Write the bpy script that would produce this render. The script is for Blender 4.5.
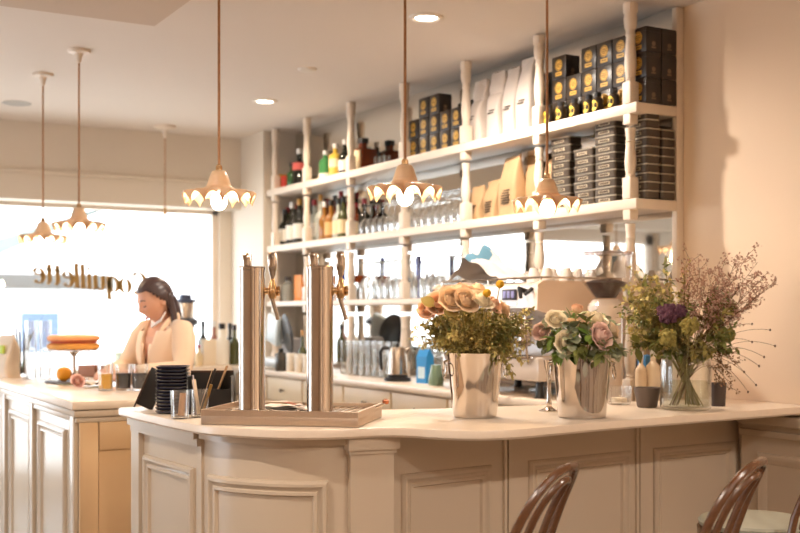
import bpy, bmesh, math, random
from mathutils import Vector, Matrix, Quaternion
random.seed(7)
PI = math.pi
for o in list(bpy.data.objects):
    bpy.data.objects.remove(o, do_unlink=True)
scene = bpy.context.scene
C = scene.collection

# ------------------------------------------------------------------ camera
EYE, FPX = 1.45, 1111.0
cam_data = bpy.data.cameras.new('camera')
cam = bpy.data.objects.new('camera', cam_data)
C.objects.link(cam)
cam.location = (0, 0, EYE)
cam.rotation_euler = (PI / 2, 0, -math.radians(30))
cam_data.lens = 50.0
cam_data.sensor_width = 36.0
cam_data.shift_y = 46.5 / 800
cam_data.clip_start = 0.05
cam_data.dof.use_dof = True
cam_data.dof.focus_distance = 4.0
cam_data.dof.aperture_fstop = 2.6
scene.camera = cam

# ------------------------------------------------------------------ world, exposure
world = bpy.data.worlds.new('overcast_sky')
scene.world = world
world.use_nodes = True
wn = world.node_tree
bgn = wn.nodes['Background']
bgn.inputs['Color'].default_value = (0.88, 0.94, 1.0, 1)
bgn.inputs['Strength'].default_value = 7.6
vs = scene.view_settings
vs.view_transform = 'Standard'
vs.look = 'None'
vs.gamma = 1.0
vs.use_curve_mapping = False
vs.exposure = 0.18
scene.cycles.use_denoising = True
scene.cycles.max_bounces = 10
scene.cycles.transparent_max_bounces = 64
scene.cycles.sample_clamp_indirect = 6.0
scene.cycles.caustics_reflective = False
scene.cycles.caustics_refractive = False

CEIL = 2.95
SOFFIT = 2.83
WARM = (1.0, 0.88, 0.76)
DOWNLIGHTS = [  # x, y, z, watts
    (2.93, 4.81, CEIL, 16), (3.10, 7.28, CEIL, 6), (2.75, -0.35, CEIL, 20),
    (1.0, -0.35, SOFFIT, 15), (-0.9, -0.35, SOFFIT, 7), (0.2, 3.0, SOFFIT, 12),
    (0.4, -2.3, SOFFIT, 6), (2.75, -2.3, CEIL, 6)]  # this pair is added behind the camera, brightening the towers' reflections and the room
BULB_W = 6.5
# portals: guide the sampling of daylight through the openings, give no light of their own
def portal(name, loc, rot, sx, sy):
    l = bpy.data.lights.new(name, 'AREA')
    l.shape = 'RECTANGLE'; l.size = sx; l.size_y = sy
    l.cycles.is_portal = True
    o = bpy.data.objects.new(name, l); C.objects.link(o)
    o.location = loc; o.rotation_euler = rot
portal('portal_far', (1.35, 9.36, 1.65), (-PI / 2, 0, 0), 4.4, 1.45)
portal('portal_left', (-3.16, 6.9, 1.25), (0, -PI / 2, 0), 2.0, 2.8)

# ------------------------------------------------------------------ helpers
def ray(px):
    r = (px - 400) / FPX
    return (0.5 + 0.8660254 * r, 0.8660254 - 0.5 * r)
def onX(px, X):
    d = ray(px); return Vector((X, X * d[1] / d[0], 0))
def onY(px, Y):
    d = ray(px); return Vector((Y * d[0] / d[1], Y, 0))
def onD(px, Z, z=0.0):
    d = ray(px); return Vector((d[0] * Z, d[1] * Z, z))

def lin(c):
    return tuple((x / 12.92 if x <= 0.04045 else ((x + 0.055) / 1.055) ** 2.4) for x in [v / 255 for v in c])

MATS = {}
def mat(name, rgb, rough=0.5, metal=0.0, var=0.06, scale=6.0, bump=0.0, bscale=60.0, spec=0.5, coat=0.0, sub=0.0, stretch=None, emit=0.0, sheen=0.0):
    if name in MATS: return MATS[name]
    m = bpy.data.materials.new(name); m.use_nodes = True
    nt = m.node_tree; b = nt.nodes['Principled BSDF']
    col = lin(rgb)
    tc = nt.nodes.new('ShaderNodeTexCoord')
    src = tc.outputs['Object']
    if stretch:
        mp = nt.nodes.new('ShaderNodeMapping'); mp.inputs['Scale'].default_value = stretch
        nt.links.new(src, mp.inputs['Vector']); src = mp.outputs['Vector']
    n = nt.nodes.new('ShaderNodeTexNoise'); n.inputs['Scale'].default_value = scale; n.inputs['Detail'].default_value = 4
    nt.links.new(src, n.inputs['Vector'])
    mix = nt.nodes.new('ShaderNodeMix'); mix.data_type = 'RGBA'
    mix.inputs[6].default_value = (*[max(0, c * (1 - var)) for c in col], 1)
    mix.inputs[7].default_value = (*[min(1, c * (1 + var)) for c in col], 1)
    nt.links.new(n.outputs['Fac'], mix.inputs[0])
    nt.links.new(mix.outputs[2], b.inputs['Base Color'])
    b.inputs['Roughness'].default_value = rough
    b.inputs['Metallic'].default_value = metal
    b.inputs['Specular IOR Level'].default_value = spec
    b.inputs['Coat Weight'].default_value = coat
    if sheen: b.inputs['Sheen Weight'].default_value = sheen
    if sub:
        b.inputs['Subsurface Weight'].default_value = sub
        b.inputs['Subsurface Radius'].default_value = (0.02, 0.012, 0.008)
    if emit:
        b.inputs['Emission Color'].default_value = (*col, 1)
        b.inputs['Emission Strength'].default_value = emit
    if bump:
        n2 = nt.nodes.new('ShaderNodeTexNoise'); n2.inputs['Scale'].default_value = bscale; n2.inputs['Detail'].default_value = 3
        nt.links.new(src, n2.inputs['Vector'])
        bp = nt.nodes.new('ShaderNodeBump'); bp.inputs['Strength'].default_value = bump; bp.inputs['Distance'].default_value = 0.004
        nt.links.new(n2.outputs['Fac'], bp.inputs['Height']); nt.links.new(bp.outputs['Normal'], b.inputs['Normal'])
    MATS[name] = m
    return m

def glass_mat(name, tint=(1, 1, 1), refl=1.0, rough=0.02, haze=0.0, power=3.0):
    if name in MATS: return MATS[name]
    m = bpy.data.materials.new(name); m.use_nodes = True
    nt = m.node_tree; nt.nodes.clear()
    out = nt.nodes.new('ShaderNodeOutputMaterial')
    lw = nt.nodes.new('ShaderNodeLayerWeight'); lw.inputs['Blend'].default_value = 0.5
    pw = nt.nodes.new('ShaderNodeMath'); pw.operation = 'POWER'; pw.inputs[1].default_value = power
    nt.links.new(lw.outputs['Facing'], pw.inputs[0])
    n = nt.nodes.new('ShaderNodeTexNoise'); n.inputs['Scale'].default_value = 3
    ma = nt.nodes.new('ShaderNodeMath'); ma.operation = 'MULTIPLY'; ma.inputs[1].default_value = refl
    ma2 = nt.nodes.new('ShaderNodeMath'); ma2.operation = 'MULTIPLY_ADD'; ma2.inputs[1].default_value = 0.03; ma2.inputs[2].default_value = 0.03
    ma3 = nt.nodes.new('ShaderNodeMath'); ma3.operation = 'ADD'; ma3.use_clamp = True
    nt.links.new(pw.outputs[0], ma.inputs[0])
    nt.links.new(n.outputs['Fac'], ma2.inputs[0])
    nt.links.new(ma.outputs[0], ma3.inputs[0]); nt.links.new(ma2.outputs[0], ma3.inputs[1])
    t = nt.nodes.new('ShaderNodeBsdfTransparent'); t.inputs['Color'].default_value = (*tint, 1)
    g = nt.nodes.new('ShaderNodeBsdfGlossy'); g.inputs['Roughness'].default_value = rough
    if haze:
        df = nt.nodes.new('ShaderNodeBsdfDiffuse'); df.inputs['Color'].default_value = (.95, .95, .93, 1)
        mh = nt.nodes.new('ShaderNodeMixShader'); mh.inputs[0].default_value = haze
        nt.links.new(t.outputs[0], mh.inputs[1]); nt.links.new(df.outputs[0], mh.inputs[2]); t = mh
    mx = nt.nodes.new('ShaderNodeMixShader')
    nt.links.new(ma3.outputs[0], mx.inputs[0]); nt.links.new(t.outputs[0], mx.inputs[1]); nt.links.new(g.outputs[0], mx.inputs[2])
    nt.links.new(mx.outputs[0], out.inputs['Surface'])
    MATS[name] = m
    return m

def lamp_mat(name, rgb, strength):
    m = bpy.data.materials.new(name); m.use_nodes = True
    nt = m.node_tree; nt.nodes.clear()
    out = nt.nodes.new('ShaderNodeOutputMaterial'); e = nt.nodes.new('ShaderNodeEmission')
    e.inputs['Color'].default_value = (*rgb, 1); e.inputs['Strength'].default_value = strength
    nt.links.new(e.outputs[0], out.inputs['Surface']); MATS[name] = m
    return m

def ribbon(a):  # unit 2D normal helper
    return Vector((-a.y, a.x)).normalized()

class MB:
    """collects shapes into ONE mesh"""
    def __init__(self): self.bm = bmesh.new(); self.mi = 0; self.M = Matrix.Identity(4)
    def v(self, p): return self.bm.verts.new(self.M @ Vector(p))
    def f(self, vs):
        try:
            fc = self.bm.faces.new(vs); fc.material_index = self.mi; return fc
        except ValueError: return None
    def box(self, c, s, rz=0.0, bev=0.0, rx=0.0, ry=0.0):
        R = Matrix.Translation(Vector(c)) @ Matrix.Rotation(rz, 4, 'Z') @ Matrix.Rotation(ry, 4, 'Y') @ Matrix.Rotation(rx, 4, 'X')
        vs = []
        for dz in (-.5, .5):
            for dx, dy in ((-.5, -.5), (.5, -.5), (.5, .5), (-.5, .5)):
                vs.append(self.v(R @ Vector((dx * s[0], dy * s[1], dz * s[2]))))
        fs = [self.f([vs[i] for i in q]) for q in ((3, 2, 1, 0), (4, 5, 6, 7), (0, 1, 5, 4), (1, 2, 6, 5), (2, 3, 7, 6), (3, 0, 4, 7))]
        if bev:
            es = list({e for f_ in fs for e in f_.edges})
            r = bmesh.ops.bevel(self.bm, geom=es, offset=bev, segments=2, affect='EDGES', profile=0.5)
            for f_ in r['faces']: f_.material_index = self.mi
        return self
    def box2(self, p0, p1, bev=0.0):
        p0, p1 = Vector(p0), Vector(p1)
        return self.box((p0 + p1) / 2, [abs(x) for x in (p1 - p0)], bev=bev)
    def lathe(self, prof, seg=24, c=(0, 0, 0), mod=None, cap=True):
        c = Vector(c); rings = []
        for (r, z) in prof:
            if r < 1e-5: rings.append([self.v(c + Vector((0, 0, z)))]); continue
            ring = []
            for k in range(seg):
                a = 2 * PI * k / seg
                rr, zz = (r, z) if mod is None else mod(r, z, a)
                ring.append(self.v(c + Vector((rr * math.cos(a), rr * math.sin(a), zz))))
            rings.append(ring)
        for A, B in zip(rings, rings[1:]):
            for k in range(seg):
                k2 = (k + 1) % seg
                if len(A) == 1 and len(B) == 1: break
                if len(A) == 1: self.f([A[0], B[k2], B[k]][::-1])
                elif len(B) == 1: self.f([A[k], A[k2], B[0]])
                else: self.f([A[k], A[k2], B[k2], B[k]])
        if cap:
            if len(rings[0]) > 1: self.f(rings[0][::-1])
            if len(rings[-1]) > 1: self.f(rings[-1])
        return self
    def cyl(self, c, r, h, seg=20, r2=None):
        r2 = r if r2 is None else r2
        return self.lathe([(r, 0), (r2, h)], seg, c)
    def tube(self, pts, rad, seg=8, flat=None):
        pts = [Vector(p) for p in pts]; n = len(pts)
        rad = [rad] * n if not isinstance(rad, (list, tuple)) else rad
        t0 = (pts[1] - pts[0]).normalized()
        up = Vector((0, 0, 1)) if abs(t0.z) < 0.9 else Vector((1, 0, 0))
        nx = t0.cross(up).normalized(); rings = []
        for i, p in enumerate(pts):
            t = (pts[min(i + 1, n - 1)] - pts[max(i - 1, 0)]).normalized()
            nx = (nx - t * nx.dot(t)).normalized(); ny = t.cross(nx)
            fx, fy = flat if flat else (1, 1)
            rings.append([self.v(p + (nx * math.cos(2 * PI * k / seg) * fx + ny * math.sin(2 * PI * k / seg) * fy) * rad[i]) for k in range(seg)])
        for A, B in zip(rings, rings[1:]):
            for k in range(seg):
                self.f([A[k], A[(k + 1) % seg], B[(k + 1) % seg], B[k]])
        self.f(rings[0][::-1]); self.f(rings[-1])
        return self
    def sphere(self, c, r, u=16, v=10, fn=None):
        r = (r, r, r) if not isinstance(r, (list, tuple)) else r
        c = Vector(c); rings = []
        for i in range(v + 1):
            th = PI * i / v
            row = []
            for k in range(u if 0 < i < v else 1):
                a = 2 * PI * k / u
                d = Vector((math.sin(th) * math.cos(a), math.sin(th) * math.sin(a), -math.cos(th)))
                q = Vector((d.x * r[0], d.y * r[1], d.z * r[2]))
                if fn: q = fn(q, d)
                row.append(self.v(c + q))
            rings.append(row)
        for A, B in zip(rings, rings[1:]):
            for k in range(u):
                k2 = (k + 1) % u
                if len(A) == 1: self.f([A[0], B[k2], B[k]])
                elif len(B) == 1: self.f([A[k], A[k2], B[0]])
                else: self.f([A[k], A[k2], B[k2], B[k]])
        return self
    def prism(self, poly, z0, z1):
        a = [self.v((p[0], p[1], z0)) for p in poly]; b = [self.v((p[0], p[1], z1)) for p in poly]
        self.f(a[::-1]); self.f(b)
        for k in range(len(poly)):
            k2 = (k + 1) % len(poly)
            self.f([a[k], a[k2], b[k2], b[k]])
        return self
    def prismM(self, poly, d, M):  # polygon in local xy extruded by d along local z, placed by matrix M
        old = self.M; self.M = old @ M; self.prism(poly, 0, d); self.M = old
        return self
    def wall_strip(self, path, z0, z1, n0, n1):
        """a thick strip that follows a plan path, from offset n0 to n1 outwards (right of travel)"""
        A = offset_path(path, n0); B = offset_path(path, n1)
        rows = [[self.v((p[0], p[1], z)) for p in Q] for Q, z in ((A, z0), (B, z0), (B, z1), (A, z1))]
        for i in range(len(path) - 1):
            for j in range(4):
                r0, r1 = rows[j], rows[(j + 1) % 4]
                self.f([r0[i], r0[i + 1], r1[i + 1], r1[i]])
        self.f([r[0] for r in rows][::-1]); self.f([r[-1] for r in rows])
        return self
    def frame(self, surf, u0, u1, z0, z1, prof, nu=1):
        """mitred picture-frame moulding on a surface surf(u, z, n); prof = [(inset, height)]"""
        loops = []
        for d, h in prof:
            a0, a1, b0, b1 = u0 + d, u1 - d, z0 + d, z1 - d
            pts = [(a0 + (a1 - a0) * i / nu, b0) for i in range(nu + 1)] + [(a1 - (a1 - a0) * i / nu, b1) for i in range(nu + 1)]
            loops.append([self.v(surf(u, z, h)) for u, z in pts])
        for A, B in zip(loops, loops[1:]):
            n = len(A)
            for k in range(n): self.f([A[k], A[(k + 1) % n], B[(k + 1) % n], B[k]])
        return self
    def build(self, name, mats, parent=None, smooth=35, loc=None):
        bmesh.ops.recalc_face_normals(self.bm, faces=self.bm.faces[:])
        me = bpy.data.meshes.new(name); self.bm.to_mesh(me); self.bm.free()
        for m in (mats if isinstance(mats, (list, tuple)) else [mats]): me.materials.append(m)
        if smooth:
            me.polygons.foreach_set('use_smooth', [True] * len(me.polygons))
            me.set_sharp_from_angle(angle=math.radians(smooth))
        o = bpy.data.objects.new(name, me); C.objects.link(o)
        if parent is not None: o.parent = parent
        if loc is not None: o.location = loc
        return o

def offset_path(path, n):
    P = [Vector((p[0], p[1])) for p in path]; out = []
    for i, p in enumerate(P):
        ns = []
        if i > 0: ns.append(ribbon(P[i - 1] - P[i]))
        if i < len(P) - 1: ns.append(ribbon(P[i] - P[i + 1]))
        m = sum(ns, Vector((0, 0))).normalized()
        k = n / max(0.4, m.dot(ns[0]))
        out.append(p + m * k)
    return out

def tag(o, label=None, cat=None, group=None, kind=None):
    if label: o['label'] = label
    if cat: o['category'] = cat
    if group: o['group'] = group
    if kind: o['kind'] = kind
    return o
def thing(name, label, cat, loc=(0, 0, 0), rz=0.0, group=None):
    o = bpy.data.objects.new(name, None); C.objects.link(o)
    o.empty_display_size = 0.05
    o.location = loc; o.rotation_euler = (0, 0, rz)
    return tag(o, label, cat, group)
KIDS = {}
def dup(src, loc=None, rz=None, label=None, group=None, parent=None, rot=None, scl=None):
    c = src.copy(); C.objects.link(c)
    if parent is not None: c.parent = parent
    if loc is not None: c.location = loc
    if rz is not None: c.rotation_euler = (0, 0, rz)
    if rot is not None: c.rotation_euler = rot
    if scl is not None: c.scale = scl
    if label: c['label'] = label
    if group: c['group'] = group
    for ch in src.children: dup(ch, parent=c)
    return c
class Kind:
    """first use moves the original, later uses copy it"""
    def __init__(self, src): self.src = src; self.used = False
    def put(self, loc, rz=0.0, label=None, group=None, rot=None, scl=None):
        if self.used: return dup(self.src, loc, rz, label, group, rot=rot, scl=scl)
        self.used = True; o = self.src; o.location = loc; o.rotation_euler = rot if rot is not None else (0, 0, rz)
        if scl is not None: o.scale = scl
        return tag(o, label, None, group)
def struct(o, label=None):
    o['kind'] = 'structure'
    if label: o['label'] = label
    return o
# ------------------------------------------------------------------ materials of the place
M_wall = mat('warm_wall_paint', (230, 206, 180), 0.7, var=0.02, scale=1.5, bump=0.08, bscale=180)
M_far = mat('pale_wall_paint', (222, 210, 194), 0.7, var=0.02, scale=2)
M_ceil = mat('ceiling_paint', (226, 214, 202), 0.8, var=0.015, scale=1.2)
M_floor = mat('oak_floor', (128, 112, 98), 0.45, var=0.25, scale=5, stretch=(1, 12, 1))
M_panel = mat('greige_paint', (208, 190, 168), 0.24, var=0.02, scale=3)
M_stone = mat('cream_stone', (236, 218, 198), 0.28, var=0.05, scale=30)
M_white = mat('white_wood_paint', (228, 212, 194), 0.45, var=0.02, scale=5)
M_cab = mat('cream_cabinet_paint', (236, 214, 180), 0.45, var=0.02, scale=4)
M_steel = mat('polished_steel', (206, 196, 186), 0.14, 1.0, var=0.03, scale=4, stretch=(30, 30, 1))
M_brush = mat('brushed_steel', (205, 192, 178), 0.25, 1.0, var=0.05, scale=8, stretch=(2, 2, 60))
M_brass = mat('warm_brass', (216, 180, 134), 0.2, 1.0, var=0.04)
M_black = mat('black_plastic', (28, 25, 24), 0.4, var=0.2)
M_dark = mat('dark_brown_wood', (62, 42, 30), 0.45, var=0.25, scale=8, stretch=(1, 1, 8))
M_wine = glass_mat('wine_glass_clear', (0.98, 0.985, 0.985), 0.95, 0.04, haze=0.07, power=1.3)
M_glass = glass_mat('clear_glass', (0.985, 0.99, 0.99), 0.9, 0.03, haze=0.018, power=2.0)
M_cut = glass_mat('cut_glass', (0.985, 0.985, 0.98), 0.9, 0.05, haze=0.03, power=1.6)
M_pane = glass_mat('window_glass', (0.98, 0.99, 1.0), 0.35, 0.0)
M_mirror = mat('mirror_silver', (222, 220, 214), 0.03, 1.0, var=0.01)

# ------------------------------------------------------------------ shell
X0, X1, Y0, Y1 = -3.2, 3.93, -3.2, 9.2
struct(MB().box2((X0 - .2, Y0 - .2, -.2), (X1 + .2, Y1 + .2, 0)).build('floor', M_floor))
struct(MB().box2((X0 - .2, Y0 - .2, CEIL), (X1 + .2, Y1 + .2, CEIL + .2)).build('ceiling', M_ceil))
struct(MB().box2((X0, Y0, SOFFIT), (1.65, 5.22, CEIL)).build('ceiling_soffit', mat('shaded_soffit_paint', (206, 186, 166), .8, var=.015)))  # soffit's shade, away from the window, is put into its darker colour
struct(MB().box2((X1, Y0 - .2, 0), (X1 + .2, Y1 + .2, CEIL)).build('wall_right', M_wall))
WX0, WX1, WZ0, WZ1 = -0.85, 3.49, 0.95, 2.36
m = MB()
m.box2((X0 - .2, Y1, 0), (WX0, Y1 + .2, CEIL)).box2((WX1, Y1, 0), (X1, Y1 + .2, CEIL))
m.box2((.88, Y1, 0), (WX1, Y1 + .2, WZ0)).box2((WX0, Y1, 0), (.88, Y1 + .2, .06)).box2((WX0, Y1, WZ1), (WX1, Y1 + .2, CEIL))
struct(m.build('wall_far', M_far))
struct(MB().box2((3.60, 8.485, 0), (X1, Y1, CEIL)).build('wall_pier', M_far))
struct(MB().box2((X0, 8.98, WZ1 - .02), (3.60, Y1, CEIL)).build('trim_1', M_far))          # bulkhead above the window
struct(MB().box2((X0, 8.95, 2.545), (3.60, 8.985, 2.575), bev=.006).build('trim_2', M_far))
LX0, LX1 = 5.5, 8.3   # window in the left wall
m = MB()
m.box2((X0 - .2, Y0 - .2, 0), (X0, LX0, CEIL)).box2((X0 - .2, LX1, 0), (X0, Y1, CEIL))
m.box2((X0 - .2, LX0, 0), (X0, LX1, .15)).box2((X0 - .2, LX0, 2.2), (X0, LX1, CEIL))
struct(m.build('wall_left', M_wall))
struct(MB().box2((X0, Y0 - .2, 0), (X1, Y0, CEIL)).build('wall_near', M_wall))
dr = struct(MB().box2((1.1, Y0, 0), (2.0, Y0 + .05, 2.05)).box2((1.02, Y0, 0), (1.1, Y0 + .07, 2.13)).box2((2.0, Y0, 0), (2.08, Y0 + .07, 2.13)).box2((1.02, Y0, 2.05), (2.08, Y0 + .07, 2.13)).build('added_door_1', M_dark))  # dark door added out of view, for the silver's reflections
MB().tube([(1.2, Y0 + .05, 1.05), (1.2, Y0 + .11, 1.05), (1.32, Y0 + .11, 1.05)], .011).build('door_handle', M_brass, dr)

w = struct(bpy.data.objects.new('window_1', None)); C.objects.link(w)
w['label'] = 'wide bright shop window behind the woman'
f = MB()
fw = .05
f.box2((WX0, Y1 + .037, .06), (WX0 + fw, Y1 + .123, WZ1 - .002)).box2((WX1 - fw, Y1 + .04, WZ0), (WX1, Y1 + .12, WZ1))
f.box2((.85, Y1 + .04, WZ0), (WX1, Y1 + .12, WZ0 + fw)).box2((WX0, Y1 + .04, WZ1 - fw), (WX1, Y1 + .12, WZ1))
f.box2((0.85, Y1 + .036, .06), (0.91, Y1 + .124, WZ1 - .002))
f.build('window_frame', M_white, w)
MB().box2((.91, Y1 + .075, WZ0 + fw), (WX1 - fw, Y1 + .081, WZ1 - fw)).build('window_pane', M_pane, w)
d2 = struct(bpy.data.objects.new('door_2', None)); C.objects.link(d2)
d2['label'] = 'glazed street door left of the shop window'
f2 = MB()
f2.box2((WX0 + fw, Y1 + .05, .06), (WX0 + .15, Y1 + .10, WZ1 - fw)).box2((.75, Y1 + .05, .06), (.85, Y1 + .10, WZ1 - fw)).box2((WX0 + fw, Y1 + .05, .06), (.85, Y1 + .10, .2)).box2((WX0 + fw, Y1 + .05, WZ1 - .16), (.85, Y1 + .10, WZ1 - fw))
f2.build('door_frame', M_white, d2)
MB().box2((WX0 + .15, Y1 + .072, .2), (.75, Y1 + .078, WZ1 - .16)).build('door_glass', M_pane, d2)
MB().tube([(.70, Y1 + .05, .85), (.70, Y1 - .01, .87), (.70, Y1 - .01, 1.25), (.70, Y1 + .05, 1.27)], .011).build('door_handle', M_steel, d2)
MB().box2((.9, Y1 - .12, WZ0 - .04), (WX1 + .03, Y1 + .04, WZ0), bev=.006).build('window_sill', M_white, w)
w2 = struct(bpy.data.objects.new('window_2', None)); C.objects.link(w2)
f = MB()
for y in (LX0, (LX0 * 2 + LX1) / 3, (LX0 + 2 * LX1) / 3, LX1 - .06):
    f.box2((X0 - .12, y, .15), (X0 - .05, y + .06, 2.2))
f.box2((X0 - .12, LX0, .15), (X0 - .05, LX1, .25)).box2((X0 - .12, LX0, 2.13), (X0 - .05, LX1, 2.2))
f.build('window_frame', M_white, w2)
MB().box2((X0 - .09, LX0, .25), (X0 - .084, LX1, 2.13)).build('window_pane', M_pane, w2)

# wainscot on the right wall, in front of the bar
wp = struct(MB().box2((3.87, -1.2, 0), (X1, 3.60, 1.0)).build('trim_3', M_panel))
m = MB()
m.box2((3.84, -1.2, .955), (3.87, 3.60, 1.0), bev=.006).box2((3.852, -1.2, .90), (3.87, 3.60, .93), bev=.005)
S = lambda u, z, n: (3.87 - n, u, z)
PROF = [(0, 0), (0.003, .012), (.012, .018), (.022, .016), (.03, .008), (.045, .004), (.05, 0)]
for a, b in ((2.75, 3.5), (1.85, 2.6), (.95, 1.7)):
    m.frame(S, a, b, .14, .83, PROF)
m.build('wainscot_moulding', M_panel, wp)

# ------------------------------------------------------------------ street outside
M_pave = mat('pale_pavement', (205, 203, 198), 0.8, var=0.08, scale=3)
M_fac = mat('white_render', (236, 236, 236), 0.8, var=0.02)
struct(MB().box2((-6, 9.45, -.3), (16, 24, -.12)).build('ground_street', M_pave))
fac = thing('shop_building', 'white shop front across the street behind the window lettering', 'building', (4.0, 18.0, -.12))
MB().box2((-7, 0, 0), (8, .4, 7)).build('facade', M_fac, fac)
MB().box2((-.45, -.06, .95), (.12, 0, 1.57)).build('shop_window', mat('blue_shop_glass', (70, 88, 114), 0.3), fac)
MB().box2((-3.5, -.10, 1.95), (1.0, 0, 2.18), bev=.02).build('cornice', mat('grey_cornice', (74, 71, 66), 0.7), fac)
MB().box2((-2.5, -.05, 1.62), (2.0, 0, 1.9)).build('sign_board', mat('pale_sign', (226, 226, 224), 0.6), fac)
aw = thing('shop_awning', 'pale grey green awning edge outside seen behind the left pendants', 'awning', (2.5, 9.5, 2.32))
m = MB(); m.prismM([(0, 0), (4.6, -.16), (4.6, .02), (0, .02)], .03, Matrix(((0, 0, 1, 0), (1, 0, 0, 0), (0, 1, 0, 0), (0, 0, 0, 1))))
m.build('valance', mat('grey_green_awning', (98, 106, 100), 0.8), aw)
MB().tube([(.05, .05, .02), (.05, 4.6, .02)], .015).build('awning_arm', M_steel, aw)

# window lettering: mirrored because it is read from the street
M_gold = mat('gold_brown_lettering', (150, 112, 48), 0.5, var=0.1)
def stroke(m, pts, w, z=0.0, t=.012):
    """flat calligraphic stroke in the xz plane; w is the half width per point"""
    n = len(pts); L = []; R = []
    for i, p in enumerate(pts):
        a = Vector(pts[max(0, i - 1)]); b = Vector(pts[min(n - 1, i + 1)])
        d = (b - a).normalized(); nn = Vector((-d.y, d.x))
        L.append(Vector(p) + nn * w[i]); R.append(Vector(p) - nn * w[i])
    for i in range(n - 1):
        q = [L[i], L[i + 1], R[i + 1], R[i]]
        f_ = [m.v((p.x, 0, p.y)) for p in q]; b_ = [m.v((p.x, t, p.y)) for p in q]
        m.f(f_); m.f(b_[::-1])
        for k in range(4): m.f([f_[k], f_[(k + 1) % 4], b_[(k + 1) % 4], b_[k]])
def arc(cx, cy, rx, ry, a0, a1, n=14, thick=.13, thin=.04):
    pts, w = [], []
    for i in range(n + 1):
        a = math.radians(a0 + (a1 - a0) * i / n)
        pts.append((cx + rx * math.cos(a), cy + ry * math.sin(a)))
        w.append(thin + (thick - thin) * abs(math.cos(a)) ** 1.5)
    return pts, w
def glyph(ch):
    """strokes of a letter with x-height 1"""
    S = []
    stem = lambda x, y0, y1, t=.12: S.append(([(x, y0), (x, y1)], [t, t]))
    serif = lambda x, y, l=.24: S.append(([(x - l, y), (x + l, y)], [.04, .04]))
    if ch == 'C': S.append(arc(.62, .75, .58, .78, 45, 315, 20, .15, .05)); S.append(([(1.05, 1.5), (1.05, 1.05)], [.05, .03])); adv = 1.35
    elif ch == 'o': S.append(arc(.45, .5, .38, .5, 0, 360, 20)); adv = 1.0
    elif ch == 'q': S.append(arc(.42, .5, .36, .5, 0, 360, 20)); stem(.84, -.55, 1.02); serif(.84, -.55); adv = 1.15
    elif ch == 'u': stem(.15, .25, 1.0); S.append(([(.15, .25), (.28, .04), (.5, .02), (.72, .2)], [.1, .07, .06, .08])); stem(.78, 0, 1.0); serif(.06, 1.0, .14); serif(.7, 1.0, .14); serif(.88, 0, .14); adv = 1.1
    elif ch == 'i': stem(.2, 0, 1.0); serif(.2, 0); serif(.12, 1.0, .14); S.append(([(.2, 1.26), (.2, 1.46)], [.1, .1])); adv = .5
    elif ch == 'l': stem(.2, 0, 1.6); serif(.2, 0); serif(.12, 1.6, .14); adv = .5
    elif ch == 'e': S.append(arc(.45, .5, .38, .5, 20, 320, 18)); S.append(([(.1, .58), (.8, .62)], [.05, .05])); adv = .98
    elif ch == 't': stem(.25, .15, 1.35); S.append(([(.25, .15), (.36, .02), (.55, .08)], [.1, .06, .04])); S.append(([(0, .98), (.55, .98)], [.05, .05])); adv = .66
    return S, adv
word = 'Coquillette'
H = .120
width = sum(glyph(c)[1] for c in word) * H
lt = thing('window_lettering', 'gold brown mirrored word lettering on the shop window', 'lettering', (2.86, Y1 + .06, 1.60))
lt.rotation_euler = (0, math.radians(6.0), 0)
x = 0.0
k = .95 / width
for c in word:
    S_, adv = glyph(c)
    m = MB()
    for pts, wd in S_:
        stroke(m, [(-(x + p[0] * H + p[1] * H * .18) * k, p[1] * H) for p in pts], [q * H * 1.25 for q in wd])
    m.build('letter', M_gold, lt)
    x += adv * H

# ------------------------------------------------------------------ recessed lights and ceiling fittings
M_disc = lamp_mat('downlight_glow', (1.0, 0.9, 0.78), 14.0)
M_ring = mat('white_trim_ring', (235, 225, 212), 0.5)
names = ['recessed ceiling light above the black tins, nearest the shelves', 'recessed ceiling light towards the far end above the bottles']
dl = None
for i, (x, y, z, wt) in enumerate(DOWNLIGHTS):
    lab = names[i] if i < 2 else 'unseen recessed ceiling light in the room in front of the bar'
    d = thing('ceiling_light', lab, 'ceiling light', (x, y, z), group='recessed ceiling lights')
    MB().lathe([(.052, -.002), (.07, -.012), (.085, -.008), (.088, 0)], 32).build('trim_ring', M_ring, d)
    MB().lathe([(0, -.006), (.055, -.006), (.055, -.001), (0, -.001)], 32).build('diffuser', M_disc, d)
    l = bpy.data.lights.new('ceiling_light_lamp', 'SPOT'); l.energy = wt * 10
    l.color = WARM if i != 1 else (1, .82, .62)
    l.spot_size = math.radians(172); l.spot_blend = 0.6; l.shadow_soft_size = .035
    lo = bpy.data.objects.new('ceiling_light_lamp', l); C.objects.link(lo); lo.parent = d; lo.location = (0, 0, -.02)
sd = thing('smoke_detector', 'small flat white disc on the ceiling between the recessed lights', 'smoke detector', (2.92, 6.2, CEIL))
MB().lathe([(0, -.014), (.045, -.014), (.055, -.010), (.06, 0)], 24).build('cover', M_ring, sd)
vt = thing('ceiling_vent', 'flat grey round vent on the ceiling near the window bulkhead', 'vent', (1.60, 8.25, CEIL))
MB().lathe([(0, -.008), (.08, -.008), (.10, -.003), (.10, 0)], 28).build('grille', mat('grey_vent', (176, 170, 162), 0.6), vt)

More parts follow.
